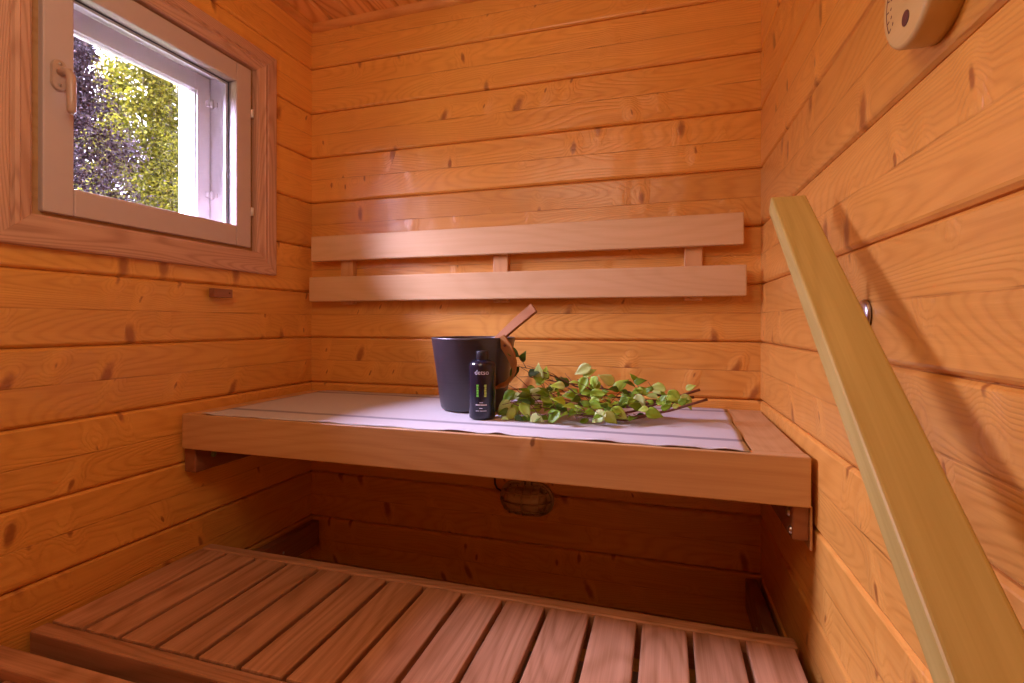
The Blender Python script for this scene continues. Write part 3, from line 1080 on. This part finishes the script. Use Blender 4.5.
add_lathe(bm, [(0.0001, 0.0), (0.030, 0.001), (0.036, 0.008), (0.038, 0.040), (0.0365, 0.040), (0.034, 0.010), (0.0001, 0.004)], 32, (-0.030, 0, 0))
link('cup', bm, M_copper, LD)

# ------------------------------------------------------------------ bottle
BT = empty('shampoo_bottle', (-0.7675, -0.396, ZTW))
BT.scale = (1.09, 1.09, 1.06)
tag(BT, 'slim dark blue bottle with green and white print in front of the bucket', 'bottle')
RB = 0.0335
bm = bmesh.new()
add_lathe(bm, [(0.0001, 0.0005), (RB - 0.005, 0.0), (RB - 0.001, 0.0025), (RB, 0.006), (RB, 0.136), (RB - 0.0012, 0.143), (RB - 0.006, 0.1485), (RB - 0.014, 0.1515), (0.0165, 0.153), (0.0001, 0.153)], 48)
link('body', bm, M_bottle, BT)
bm = bmesh.new()
add_lathe(bm, [(0.0155, 0.1515), (0.0160, 0.153), (0.0160, 0.1735), (0.0150, 0.1755), (0.0001, 0.176)], 32, cap0=True)
link('cap', bm, M_cap, BT)
CAM_A = math.atan2(-1.7185 + 0.396, -0.2799 + 0.7675)   # label faces the room


def on_bottle(bm):
    """wrap flat artwork (x right, z up) around the bottle, label centre facing the room"""
    for v in bm.verts:
        a = CAM_A - 0.05 + v.co.x / RB
        r = RB + 0.0003 + v.co.y
        v.co = Vector((r * math.cos(a), r * math.sin(a), v.co.z))


def strokes(items, mat, name='label_print'):
    bm = bmesh.new()
    for x0_, x1_, z0_, z1_ in items:
        n = max(1, int((x1_ - x0_) / 0.003))
        for i in range(n):
            a, b = x0_ + (x1_ - x0_) * i / n, x0_ + (x1_ - x0_) * (i + 1) / n
            add_box(bm, (a, -0.0002, z0_), (b, 0.0002, z1_))
    on_bottle(bm)
    return link(name, bm, mat, BT)


def text_on_bottle(body, size, zc, mat, rot=0.0, xc=0.0):
    cu = bpy.data.curves.new('label_print', 'FONT')
    cu.body = body
    cu.size = size
    cu.align_x = 'CENTER'
    cu.align_y = 'CENTER'
    cu.extrude = 0.0002
    to = bpy.data.objects.new('label_print', cu)
    col.objects.link(to)
    dg = bpy.context.evaluated_depsgraph_get()
    me = bpy.data.meshes.new_from_object(to.evaluated_get(dg))
    bpy.data.objects.remove(to)
    bm = bmesh.new()
    bm.from_mesh(me)
    bpy.data.meshes.remove(me)
    c, s = math.cos(rot), math.sin(rot)
    for v in bm.verts:
        x, y, z = v.co
        v.co = Vector((xc + x * c - y * s, z, zc + x * s + y * c))
    on_bottle(bm)
    return link('label_print', bm, mat, BT)


text_on_bottle('detso', 0.0165, 0.1215, M_ink_w)
strokes([(-0.0135, -0.0075, 0.0595, 0.0650), (-0.0130, -0.0080, 0.0660, 0.0720), (-0.0135, -0.0075, 0.0730, 0.0780), (-0.0130, -0.0085, 0.0790, 0.0850), (-0.0135, -0.0075, 0.0860, 0.0910)], M_ink_g)
strokes([(0.0060, 0.0120, 0.0595, 0.0640), (0.0065, 0.0120, 0.0650, 0.0720), (0.0060, 0.0115, 0.0730, 0.0790), (0.0070, 0.0120, 0.0800, 0.0840), (0.0060, 0.0120, 0.0850, 0.0910)], M_ink_y)
strokes([(-0.006, 0.003, 0.0440, 0.0455), (-0.0150, -0.004, 0.0375, 0.0405), (-0.003, 0.0130, 0.0375, 0.0405), (-0.006, 0.002, 0.0295, 0.0310), (-0.0150, -0.006, 0.0230, 0.0245), (-0.004, 0.012, 0.0230, 0.0245)], M_ink_w)

# ------------------------------------------------------------------ birch whisk
WK = empty('birch_whisk', (-0.48, -0.33, ZTW))
tag(WK, 'bundle of leafy green birch twigs lying on the towel beside the bottle', 'whisk')
rng = random.Random(11)
org = Vector(WK.location)
bmb = bmesh.new()
leaves = []     # (position, direction, normal, length, tone)


def leaf_at(p, d, nrm, ln, tone):
    leaves.append((Vector(p), Vector(d).normalized(), Vector(nrm).normalized(), ln, tone))


butt = Vector((-0.137, -0.262, 0.968))
tips = [(-0.675, -0.35, 0.93), (-0.645, -0.39, 0.915), (-0.64, -0.30, 0.99), (-0.60, -0.42, 0.91), (-0.66, -0.29, 0.96), (-0.55, -0.34, 0.96), (-0.50, -0.42, 0.905), (-0.66, -0.36, 0.95), (-0.665, -0.31, 1.022)]
for ti, tip in enumerate(tips):
    tip = Vector(tip)
    st = butt + Vector((rng.uniform(-0.10, 0.0) - (0 if ti == 0 else 0.03), rng.uniform(-0.03, 0.03), rng.uniform(-0.03, -0.012) if ti else 0))
    if st.z < 0.893:
        st.z = 0.893
    pts = []
    n = 9
    for i in range(n + 1):
        u = i / n
        p = st.lerp(tip, u)
        p.z = max(0.8925, p.z - 0.035 * math.sin(math.pi * min(1, u * 1.15)) * (0.9 if ti != 2 else 0.2)) + rng.uniform(-0.003, 0.003)
        p.y += rng.uniform(-0.006, 0.006)
        p.z = max(p.z, 0.8915)
        pts.append(p)
    add_tube(bmb, [p - org for p in pts], [0.0040 - 0.0029 * i / n for i in range(n + 1)], 6)
    for i in range(2, n + 1):
        for k in range(1 if i < 4 else 2):
            d = (pts[i] - pts[i - 1]).normalized()
            side = Vector((rng.uniform(-0.7, 0.15), rng.uniform(-1, 1), rng.uniform(-0.15, 0.75))).normalized()
            ln = rng.uniform(0.02, 0.05)
            q = pts[i] + (d * 0.4 + side) * ln
            q.z = max(q.z, 0.897)
            q.y = min(-0.235, max(-0.425, q.y))
            add_tube(bmb, [pts[i] - org, (pts[i] + q) / 2 - org + Vector((0, 0, 0.002)), q - org], [0.0013, 0.001, 0.0007], 5)
            if q.x < -0.665 or (q.z > 0.985) or rng.random() < 0.25:
                continue
            leaf_at(q, (d * 0.5 + side * 0.8 + Vector((0, 0, -0.25))), (rng.uniform(-0.7, 0.7), rng.uniform(-1.0, 0.2), rng.uniform(0.3, 1.0)), rng.uniform(0.028, 0.044), rng.uniform(0.1, 0.75))
# the leaves that stand out at the top and the front of the bundle
BIG_LEAVES = [
    ((-0.624, -0.31, 0.987), (-0.06, 0.0, 1.0), 0.051, 0.95), ((-0.612, -0.3, 0.987), (0.15, 0.0, 0.99), 0.038, 0.72),
    ((-0.478, -0.31, 1.031), (-0.9, 0.0, -0.43), 0.068, 0.93), ((-0.5, -0.315, 1.003), (0.83, 0.0, 0.56), 0.037, 0.90),
    ((-0.491, -0.3, 0.999), (-0.44, 0.0, -0.9), 0.045, 0.62), ((-0.463, -0.3, 1.003), (-0.44, 0.0, -0.9), 0.044, 0.85),
    ((-0.544, -0.29, 0.971), (-0.82, 0.0, 0.57), 0.043, 0.22), ((-0.417, -0.29, 0.981), (-0.83, 0.0, 0.55), 0.053, 0.94),
    ((-0.417, -0.29, 0.962), (0.74, 0.0, 0.67), 0.051, 0.66), ((-0.279, -0.28, 0.971), (-1.0, 0.0, 0.02), 0.050, 0.80),
    ((-0.326, -0.28, 0.956), (-0.8, 0.0, 0.61), 0.030, 0.62), ((-0.274, -0.285, 0.967), (0.78, 0.0, -0.62), 0.049, 0.42),
    ((-0.238, -0.285, 0.96), (0.57, 0.0, -0.82), 0.044, 0.62), ((-0.351, -0.33, 0.962), (0.25, 0.0, -0.97), 0.052, 0.90),
    ((-0.331, -0.36, 0.922), (0.97, 0.0, -0.24), 0.044, 0.42), ((-0.426, -0.405, 0.92), (-0.86, 0.0, -0.5), 0.062, 0.82),
    ((-0.432, -0.405, 0.922), (0.75, 0.0, -0.66), 0.044, 0.66), ((-0.417, -0.37, 0.927), (0.86, 0.0, -0.5), 0.048, 0.56),
    ((-0.692, -0.34, 0.957), (-0.71, 0.0, -0.71), 0.051, 0.40), ((-0.64, -0.34, 0.956), (-0.85, 0.0, -0.53), 0.052, 0.28),
    ((-0.695, -0.36, 0.929), (-0.8, 0.0, -0.6), 0.055, 0.92), ((-0.67, -0.395, 0.916), (-0.7, 0.0, -0.71), 0.057, 0.88),
    ((-0.648, -0.405, 0.94), (0.38, 0.0, -0.92), 0.051, 0.72), ((-0.62, -0.415, 0.908), (0.74, 0.0, -0.67), 0.055, 0.97),
    ((-0.545, -0.41, 0.919), (-0.72, 0.0, -0.7), 0.056, 0.42), ((-0.645, -0.34, 0.942), (0.86, 0.0, 0.51), 0.053, 0.92),
    ((-0.512, -0.31, 0.949), (-1.0, 0.0, 0.02), 0.045, 0.64), ((-0.48, -0.32, 0.952), (0.99, 0.0, 0.17), 0.044, 0.50),
    ((-0.567, -0.36, 0.94), (0.67, 0.0, -0.74), 0.046, 0.36), ((-0.491, -0.37, 0.918), (-0.98, 0.0, -0.17), 0.044, 0.66),
    ((-0.611, -0.35, 0.953), (0.9, 0.0, -0.43), 0.053, 0.60), ((-0.636, -0.31, 0.976), (0.85, 0.0, 0.53), 0.034, 0.60),
    ((-0.659, -0.395, 0.876), (0.92, 0.0, 0.39), 0.049, 0.42), ((-0.663, -0.38, 0.928), (-0.56, 0.0, -0.83), 0.041, 0.70),
    ((-0.723, -0.3, 1.071), (0.91, 0.0, -0.42), 0.040, 0.10), ((-0.68, -0.3, 1.037), (0.35, 0.0, 0.94), 0.034, 0.14),
    ((-0.689, -0.3, 1.022), (-0.62, 0.0, -0.79), 0.049, 0.10), ((-0.659, -0.31, 1.004), (0.96, 0.0, 0.26), 0.037, 0.14),
    ((-0.364, -0.28, 0.985), (0.92, 0.0, 0.38), 0.032, 0.30), ((-0.474, -0.36, 0.936), (0.97, 0.0, -0.23), 0.038, 0.45),
    ((-0.376, -0.34, 0.948), (-0.72, 0.0, -0.69), 0.036, 0.30), ((-0.449, -0.35, 0.949), (-0.84, 0.0, -0.54), 0.038, 0.75),
    ((-0.305, -0.3, 0.935), (0.93, 0.0, 0.37), 0.033, 0.35), ((-0.668, -0.412, 0.9), (0.85, 0.0, -0.53), 0.029, 0.20),
    ((-0.693, -0.373, 0.905), (-1.0, 0.0, -0.08), 0.032, 0.20), ((-0.653, -0.341, 0.933), (-1.0, 0.0, -0.07), 0.029, 0.62),
    ((-0.717, -0.321, 0.947), (1.0, 0.0, -0.04), 0.031, 0.62), ((-0.633, -0.407, 0.906), (-0.22, 0.0, -0.98), 0.024, 0.20),
    ((-0.58, -0.306, 0.966), (-0.82, 0.0, -0.57), 0.028, 0.90), ((-0.722, -0.321, 0.947), (0.94, 0.0, -0.34), 0.037, 0.75),
    ((-0.583, -0.352, 0.927), (0.78, 0.0, -0.63), 0.021, 0.20), ((-0.655, -0.317, 0.953), (0.98, 0.0, -0.2), 0.034, 0.90),
    ((-0.634, -0.34, 0.935), (-0.96, 0.0, -0.29), 0.038, 0.62), ((-0.695, -0.369, 0.909), (0.92, 0.0, -0.39), 0.032, 0.90),
    ((-0.664, -0.358, 0.919), (-1.0, 0.0, -0.07), 0.035, 0.50), ((-0.699, -0.348, 0.926), (-1.0, 0.0, -0.09), 0.028, 0.75),
    ((-0.582, -0.349, 0.93), (-0.68, 0.0, -0.73), 0.031, 0.50), ((-0.676, -0.324, 0.946), (-0.93, 0.0, -0.37), 0.031, 0.90),
    ((-0.593, -0.316, 0.957), (-0.87, 0.0, -0.49), 0.026, 0.90), ((-0.602, -0.302, 0.968), (1.0, 0.0, -0.08), 0.028, 0.20),
    ((-0.714, -0.369, 0.908), (-0.68, 0.0, -0.73), 0.023, 0.62), ((-0.591, -0.312, 0.96), (-0.95, 0.0, -0.31), 0.031, 0.20),
    ((-0.637, -0.326, 0.946), (0.92, 0.0, -0.39), 0.025, 0.20), ((-0.605, -0.348, 0.93), (0.73, 0.0, -0.69), 0.030, 0.62),
    ((-0.597, -0.413, 0.903), (0.97, 0.0, -0.23), 0.023, 0.35), ((-0.666, -0.359, 0.918), (0.86, 0.0, -0.51), 0.026, 0.50),
    ((-0.585, -0.3, 0.97), (0.67, 0.0, -0.74), 0.022, 0.75), ((-0.697, -0.412, 0.899), (0.08, 0.0, -1.0), 0.026, 0.75),
    ((-0.701, -0.33, 0.94), (-0.94, 0.0, -0.33), 0.028, 0.35), ((-0.629, -0.345, 0.931), (-0.99, 0.0, -0.16), 0.028, 0.20),
    ((-0.7, -0.365, 0.911), (-0.73, 0.0, -0.69), 0.031, 0.75), ((-0.606, -0.364, 0.917), (-0.98, 0.0, -0.17), 0.031, 0.50),
    ((-0.663, -0.305, 0.964), (0.98, 0.0, -0.17), 0.028, 0.35), ((-0.311, -0.347, 0.942), (-0.9, 0.0, 0.43), 0.017, 0.45),
    ((-0.276, -0.332, 0.952), (0.99, 0.0, 0.13), 0.027, 0.65), ((-0.388, -0.346, 0.939), (0.47, 0.0, -0.88), 0.015, 0.65),
    ((-0.431, -0.332, 0.945), (0.51, 0.0, -0.86), 0.016, 0.45), ((-0.25, -0.35, 0.944), (0.94, 0.0, 0.34), 0.028, 0.30),
    ((-0.345, -0.296, 0.969), (-0.93, 0.0, -0.36), 0.027, 0.45), ((-0.383, -0.34, 0.942), (0.98, 0.0, 0.22), 0.028, 0.45),
    ((-0.338, -0.299, 0.968), (-1.0, 0.0, -0.1), 0.025, 0.65), ((-0.27, -0.315, 0.961), (-0.38, 0.0, -0.93), 0.018, 0.65),
    ((-0.241, -0.348, 0.945), (0.58, 0.0, 0.81), 0.018, 0.45), ((-0.33, -0.306, 0.964), (0.6, 0.0, 0.8), 0.019, 0.15),
    ((-0.478, -0.296, 0.964), (-0.18, 0.0, 0.98), 0.015, 0.55), ((-0.293, -0.34, 0.947), (0.62, 0.0, 0.79), 0.022, 0.45),
    ((-0.285, -0.33, 0.952), (-0.26, 0.0, -0.97), 0.019, 0.55), ((-0.485, -0.31, 0.956), (0.02, 0.0, -1.0), 0.017, 0.55),
    ((-0.476, -0.355, 0.93), (-0.94, 0.0, 0.35), 0.027, 0.45), ((-0.394, -0.298, 0.966), (0.9, 0.0, -0.43), 0.019, 0.30),
    ((-0.292, -0.369, 0.931), (0.93, 0.0, 0.37), 0.026, 0.30), ((-0.57, -0.305, 0.955), (-0.15, 0.0, -0.99), 0.014, 0.55),
    ((-0.264, -0.362, 0.936), (0.94, 0.0, 0.35), 0.019, 0.65), ((-0.436, -0.368, 0.925), (0.98, 0.0, -0.21), 0.027, 0.15),
    ((-0.266, -0.342, 0.947), (-0.8, 0.0, -0.6), 0.023, 0.30), ((-0.312, -0.338, 0.947), (-0.58, 0.0, -0.81), 0.017, 0.45),
    ((-0.229, -0.295, 0.974), (0.89, 0.0, 0.45), 0.026, 0.65), ((-0.447, -0.303, 0.961), (-0.04, 0.0, -1.0), 0.016, 0.55),
    ((-0.312, -0.295, 0.971), (-1.0, 0.0, 0.09), 0.021, 0.30), ((-0.451, -0.306, 0.959), (0.97, 0.0, 0.25), 0.022, 0.30),
    ((-0.278, -0.335, 0.95), (-0.63, 0.0, -0.78), 0.021, 0.65), ((-0.397, -0.335, 0.945), (0.96, 0.0, 0.29), 0.030, 0.30),
    ((-0.492, -0.307, 0.957), (0.67, 0.0, -0.75), 0.016, 0.55), ((-0.544, -0.361, 0.923), (-0.96, 0.0, 0.29), 0.026, 0.55),
    ((-0.281, -0.325, 0.955), (-0.57, 0.0, 0.82), 0.019, 0.45), ((-0.322, -0.369, 0.93), (-1.0, 0.0, -0.09), 0.024, 0.65),
    ((-0.506, -0.311, 0.954), (0.97, 0.0, 0.25), 0.031, 0.45)]
for p, d, ln, tn in BIG_LEAVES:
    leaf_at(p, (d[0], d[1] + rng.uniform(-0.35, 0.1), d[2]), (rng.uniform(-0.5, 0.3), -0.9, rng.uniform(0.2, 0.7)), min(ln * 1.1, 0.052), tn)
link('twigs', bmb, M_bark, WK)
# leaf blades: ovate, pointed, folded along the midrib and curling
bml = bmesh.new()
lay = bml.verts.layers.float.new('leaf_tone')
prof = [(0.0, 0.0), (0.07, 0.16), (0.22, 0.30), (0.40, 0.32), (0.62, 0.235), (0.82, 0.10), (1.0, 0.0)]
for p, d, nr, ln, tone in leaves:
    nr = (nr - d * nr.dot(d)).normalized()
    s = d.cross(nr)
    curl = rng.uniform(0.05, 0.35)
    fold = rng.uniform(0.15, 0.45)
    rows = []
    for u, w in prof:
        base = p + d * (u * ln) - nr * (curl * ln * u * u)
        row = []
        for k in (-1, -0.5, 0, 0.5, 1):
            jag = 1 + (0.06 * rng.uniform(-1, 1) if abs(k) == 1 else 0)
            q = base + s * (k * w * ln * jag) + nr * (fold * w * ln * abs(k) ** 1.3)
            q.z = max(q.z, ZTW + 0.002)
            v = bml.verts.new(q - org)
            v[lay] = tone
            row.append(v)
        rows.append(row)
    for a, b in zip(rows, rows[1:]):
        for k in range(4):
            f = bml.faces.new((a[k], a[k + 1], b[k + 1], b[k]))
            f.smooth = True
me = bpy.data.meshes.new('leaves')
bml.to_mesh(me)
bml.free()
me.materials.append(M_leaf)
lo = bpy.data.objects.new('leaves', me)
col.objects.link(lo)
lo.parent = WK
so = lo.modifiers.new('thickness', 'SOLIDIFY')
so.thickness = 0.0004

# ------------------------------------------------------------------ outdoors, seen through the window
bm = bmesh.new()
for i in range(24):
    for j in range(24):
        pass
N = 24
gv = {}
for i in range(N + 1):
    for j in range(N + 1):
        x = -1.83 - 26 * i / N
        y = -12 + 36 * j / N
        z = -0.35 + 0.25 * mnoise.noise(Vector((x * 0.2, y * 0.2, 0))) * min(1, (-1.83 - x) / 3)
        gv[i, j] = bm.verts.new((x, y, z))
for i in range(N):
    for j in range(N):
        bm.faces.new((gv[i, j], gv[i + 1, j], gv[i + 1, j + 1], gv[i, j + 1])).smooth = True
tag(link('ground', bm, plain('forest_floor', (0.06, 0.07, 0.03), 0.9, noise_amt=0.4, scale=3)), kind='structure')

M_trunk_b = plain('birch_trunk', (0.085, 0.065, 0.06), 0.8, noise_amt=0.5, scale=9)
M_trunk_s = plain('spruce_trunk', (0.03, 0.02, 0.018), 0.9, noise_amt=0.4, scale=9)
M_birch_f = leaf_mat('birch_crown', [(0.1, (0.014, 0.019, 0.002)), (0.5, (0.080, 0.085, 0.005)), (0.9, (0.19, 0.175, 0.015))], 0.9, 0.35, 0.7, 0.08)
M_spruce_f = leaf_mat('spruce_crown', [(0.1, (0.003, 0.005, 0.003)), (0.5, (0.010, 0.014, 0.007)), (0.9, (0.025, 0.028, 0.016))], 0.9, 0.1, 0.8, 0.08)
M_bush_f = leaf_mat('shrub_crown', [(0.1, (0.008, 0.005, 0.007)), (0.5, (0.032, 0.021, 0.026)), (0.9, (0.075, 0.055, 0.055))], 0.9, 0.15, 0.8, 0.08)


def tree(name, label, base, height, spread, crown_lo, mat_f, mat_t, n_leaf, leaf, seed, conical=False, trunk_r=0.07, group=None):
    r = random.Random(seed)
    E = empty(name, base)
    tag(E, label, 'tree', group)
    bm = bmesh.new()
    lean = Vector((r.uniform(-0.02, 0.02), r.uniform(-0.02, 0.02), 0))
    pts = [Vector((0, 0, -0.1)) + (lean * height * (i / 8) + Vector((r.uniform(-0.02, 0.02), r.uniform(-0.02, 0.02), 0))) + Vector((0, 0, (height + 0.1) * i / 8)) for i in range(9)]
    add_tube(bm, pts, [trunk_r * (1 - 0.85 * i / 8) for i in range(9)], 10)
    tips = []
    nb = 46
    for b in range(nb):
        u = crown_lo + (0.98 - crown_lo) * (b / nb)
        p0 = Vector((0, 0, height * u)) + lean * height * u
        a = b * 2.4 + r.uniform(-0.4, 0.4)
        ln = spread * ((1.05 - u) / (1.05 - crown_lo) if conical else math.sin(math.pi * min(1, (u - crown_lo) / (1 - crown_lo) * 0.85 + 0.15)) ** 0.6) * r.uniform(0.65, 1.1)
        dz = -0.25 if conical else 0.45
        p1 = p0 + Vector((math.cos(a), math.sin(a), dz * 0.6)) * ln * 0.5
        p2 = p0 + Vector((math.cos(a), math.sin(a), dz * 0.5)) * ln
        add_tube(bm, [p0, p1, p2], [0.014, 0.008, 0.003], 5, cap=False)
        tips.append((p0, p1, p2))
    link('trunk', bm, mat_t, E)
    bm = bmesh.new()
    lay = bm.verts.layers.float.new('leaf_tone')
    for k in range(n_leaf):
        p0, p1, p2 = r.choice(tips)
        u = r.random() ** 0.6
        p = (p0.lerp(p1, u * 2) if u < 0.5 else p1.lerp(p2, u * 2 - 1)) + Vector((r.gauss(0, 1), r.gauss(0, 1), r.gauss(0, 1) - (0.4 if not conical else 0.5))) * (0.13 if not conical else 0.09)
        d = Vector((r.gauss(0, 1), r.gauss(0, 1), r.gauss(0, 0.7) - 0.3)).normalized()
        s = d.cross(Vector((r.gauss(0, 1), r.gauss(0, 1), r.gauss(0, 1)))).normalized()
        L = leaf * r.uniform(0.6, 1.3)
        wdt = (0.42 if not conical else 0.16) * L
        tone = r.random()
        q = [bm.verts.new(p), bm.verts.new(p + d * L * 0.45 + s * wdt), bm.verts.new(p + d * L), bm.verts.new(p + d * L * 0.45 - s * wdt)]
        for v in q:
            v[lay] = tone
        bm.faces.new(q)
    me = bpy.data.meshes.new('crown')
    bm.to_mesh(me)
    bm.free()
    me.materials.append(mat_f)
    o = bpy.data.objects.new('crown', me)
    col.objects.link(o)
    o.parent = E
    return E


G = 'forest trees outside the window'
tree('birch_tree', 'yellow-green birch with a pale trunk seen through the right of the window', (-13.0, 8.55, -0.35), 14.0, 1.7, 0.25, M_birch_f, M_trunk_b, 30000, 0.085, 1, trunk_r=0.13, group=G)
tree('birch_tree', 'bright yellow-green young birch in the middle of the window view', (-10.2, 5.55, -0.35), 7.4, 1.05, 0.25, M_birch_f, M_trunk_b, 30000, 0.055, 2, trunk_r=0.04, group=G)
tree('spruce_tree', 'dark green spruce at the upper left of the window view', (-16.0, 8.4, -0.35), 15.0, 1.9, 0.12, M_spruce_f, M_trunk_s, 26000, 0.20, 3, True, 0.12, group=G)
tree('shrub_tree', 'purplish brown shrubby tree at the left of the window view', (-8.6, 3.55, -0.35), 5.9, 0.85, 0.12, M_bush_f, M_trunk_s, 30000, 0.045, 4, trunk_r=0.05, group=G)
tree('spruce_tree', 'dark spruce behind the birch trees outside the window', (-18.0, 12.3, -0.35), 11.0, 1.7, 0.1, M_spruce_f, M_trunk_s, 24000, 0.20, 5, True, 0.1, group=G)
tree('shrub_tree', 'low purplish shrub between the birch trees outside the window', (-12.3, 6.45, -0.35), 6.6, 0.85, 0.05, M_bush_f, M_trunk_s, 26000, 0.055, 6, trunk_r=0.05, group=G)
tree('spruce_tree', 'dark spruce far left outside the window', (-13.2, 4.6, -0.35), 8.6, 1.2, 0.1, M_spruce_f, M_trunk_s, 20000, 0.18, 7, True, 0.1, group=G)
tree('birch_tree', 'yellow-green birch standing farthest back behind the other birches', (-21.5, 15.4, -0.35), 12.0, 1.9, 0.15, M_birch_f, M_trunk_b, 20000, 0.12, 9, trunk_r=0.09, group=G)
tree('spruce_tree', 'dark spruce farthest back behind the purplish shrubs outside', (-22.5, 11.6, -0.35), 13.0, 1.8, 0.05, M_spruce_f, M_trunk_s, 22000, 0.22, 10, True, 0.1, group=G)
# the edge of the wood to the right of the view, seen only from further left in the room
tree('birch_tree', 'leafy birch right of the window view at the forest edge', (-10.5, 10.6, -0.35), 7.5, 1.3, 0.15, M_birch_f, M_trunk_b, 15000, 0.085, 12, trunk_r=0.07, group=G)
tree('spruce_tree', 'dark spruce right of the window view behind the forest edge', (-12.5, 14.6, -0.35), 10.0, 1.7, 0.06, M_spruce_f, M_trunk_s, 16000, 0.20, 13, True, 0.1, group=G)
tree('shrub_tree', 'purplish shrub right of the window view at the forest edge', (-8.2, 8.8, -0.35), 4.6, 0.95, 0.05, M_bush_f, M_trunk_s, 14000, 0.055, 14, trunk_r=0.05, group=G)
tree('birch_tree', 'small birch furthest right at the forest edge outside', (-8.0, 11.8, -0.35), 6.0, 1.15, 0.1, M_birch_f, M_trunk_b, 14000, 0.085, 15, trunk_r=0.05, group=G)
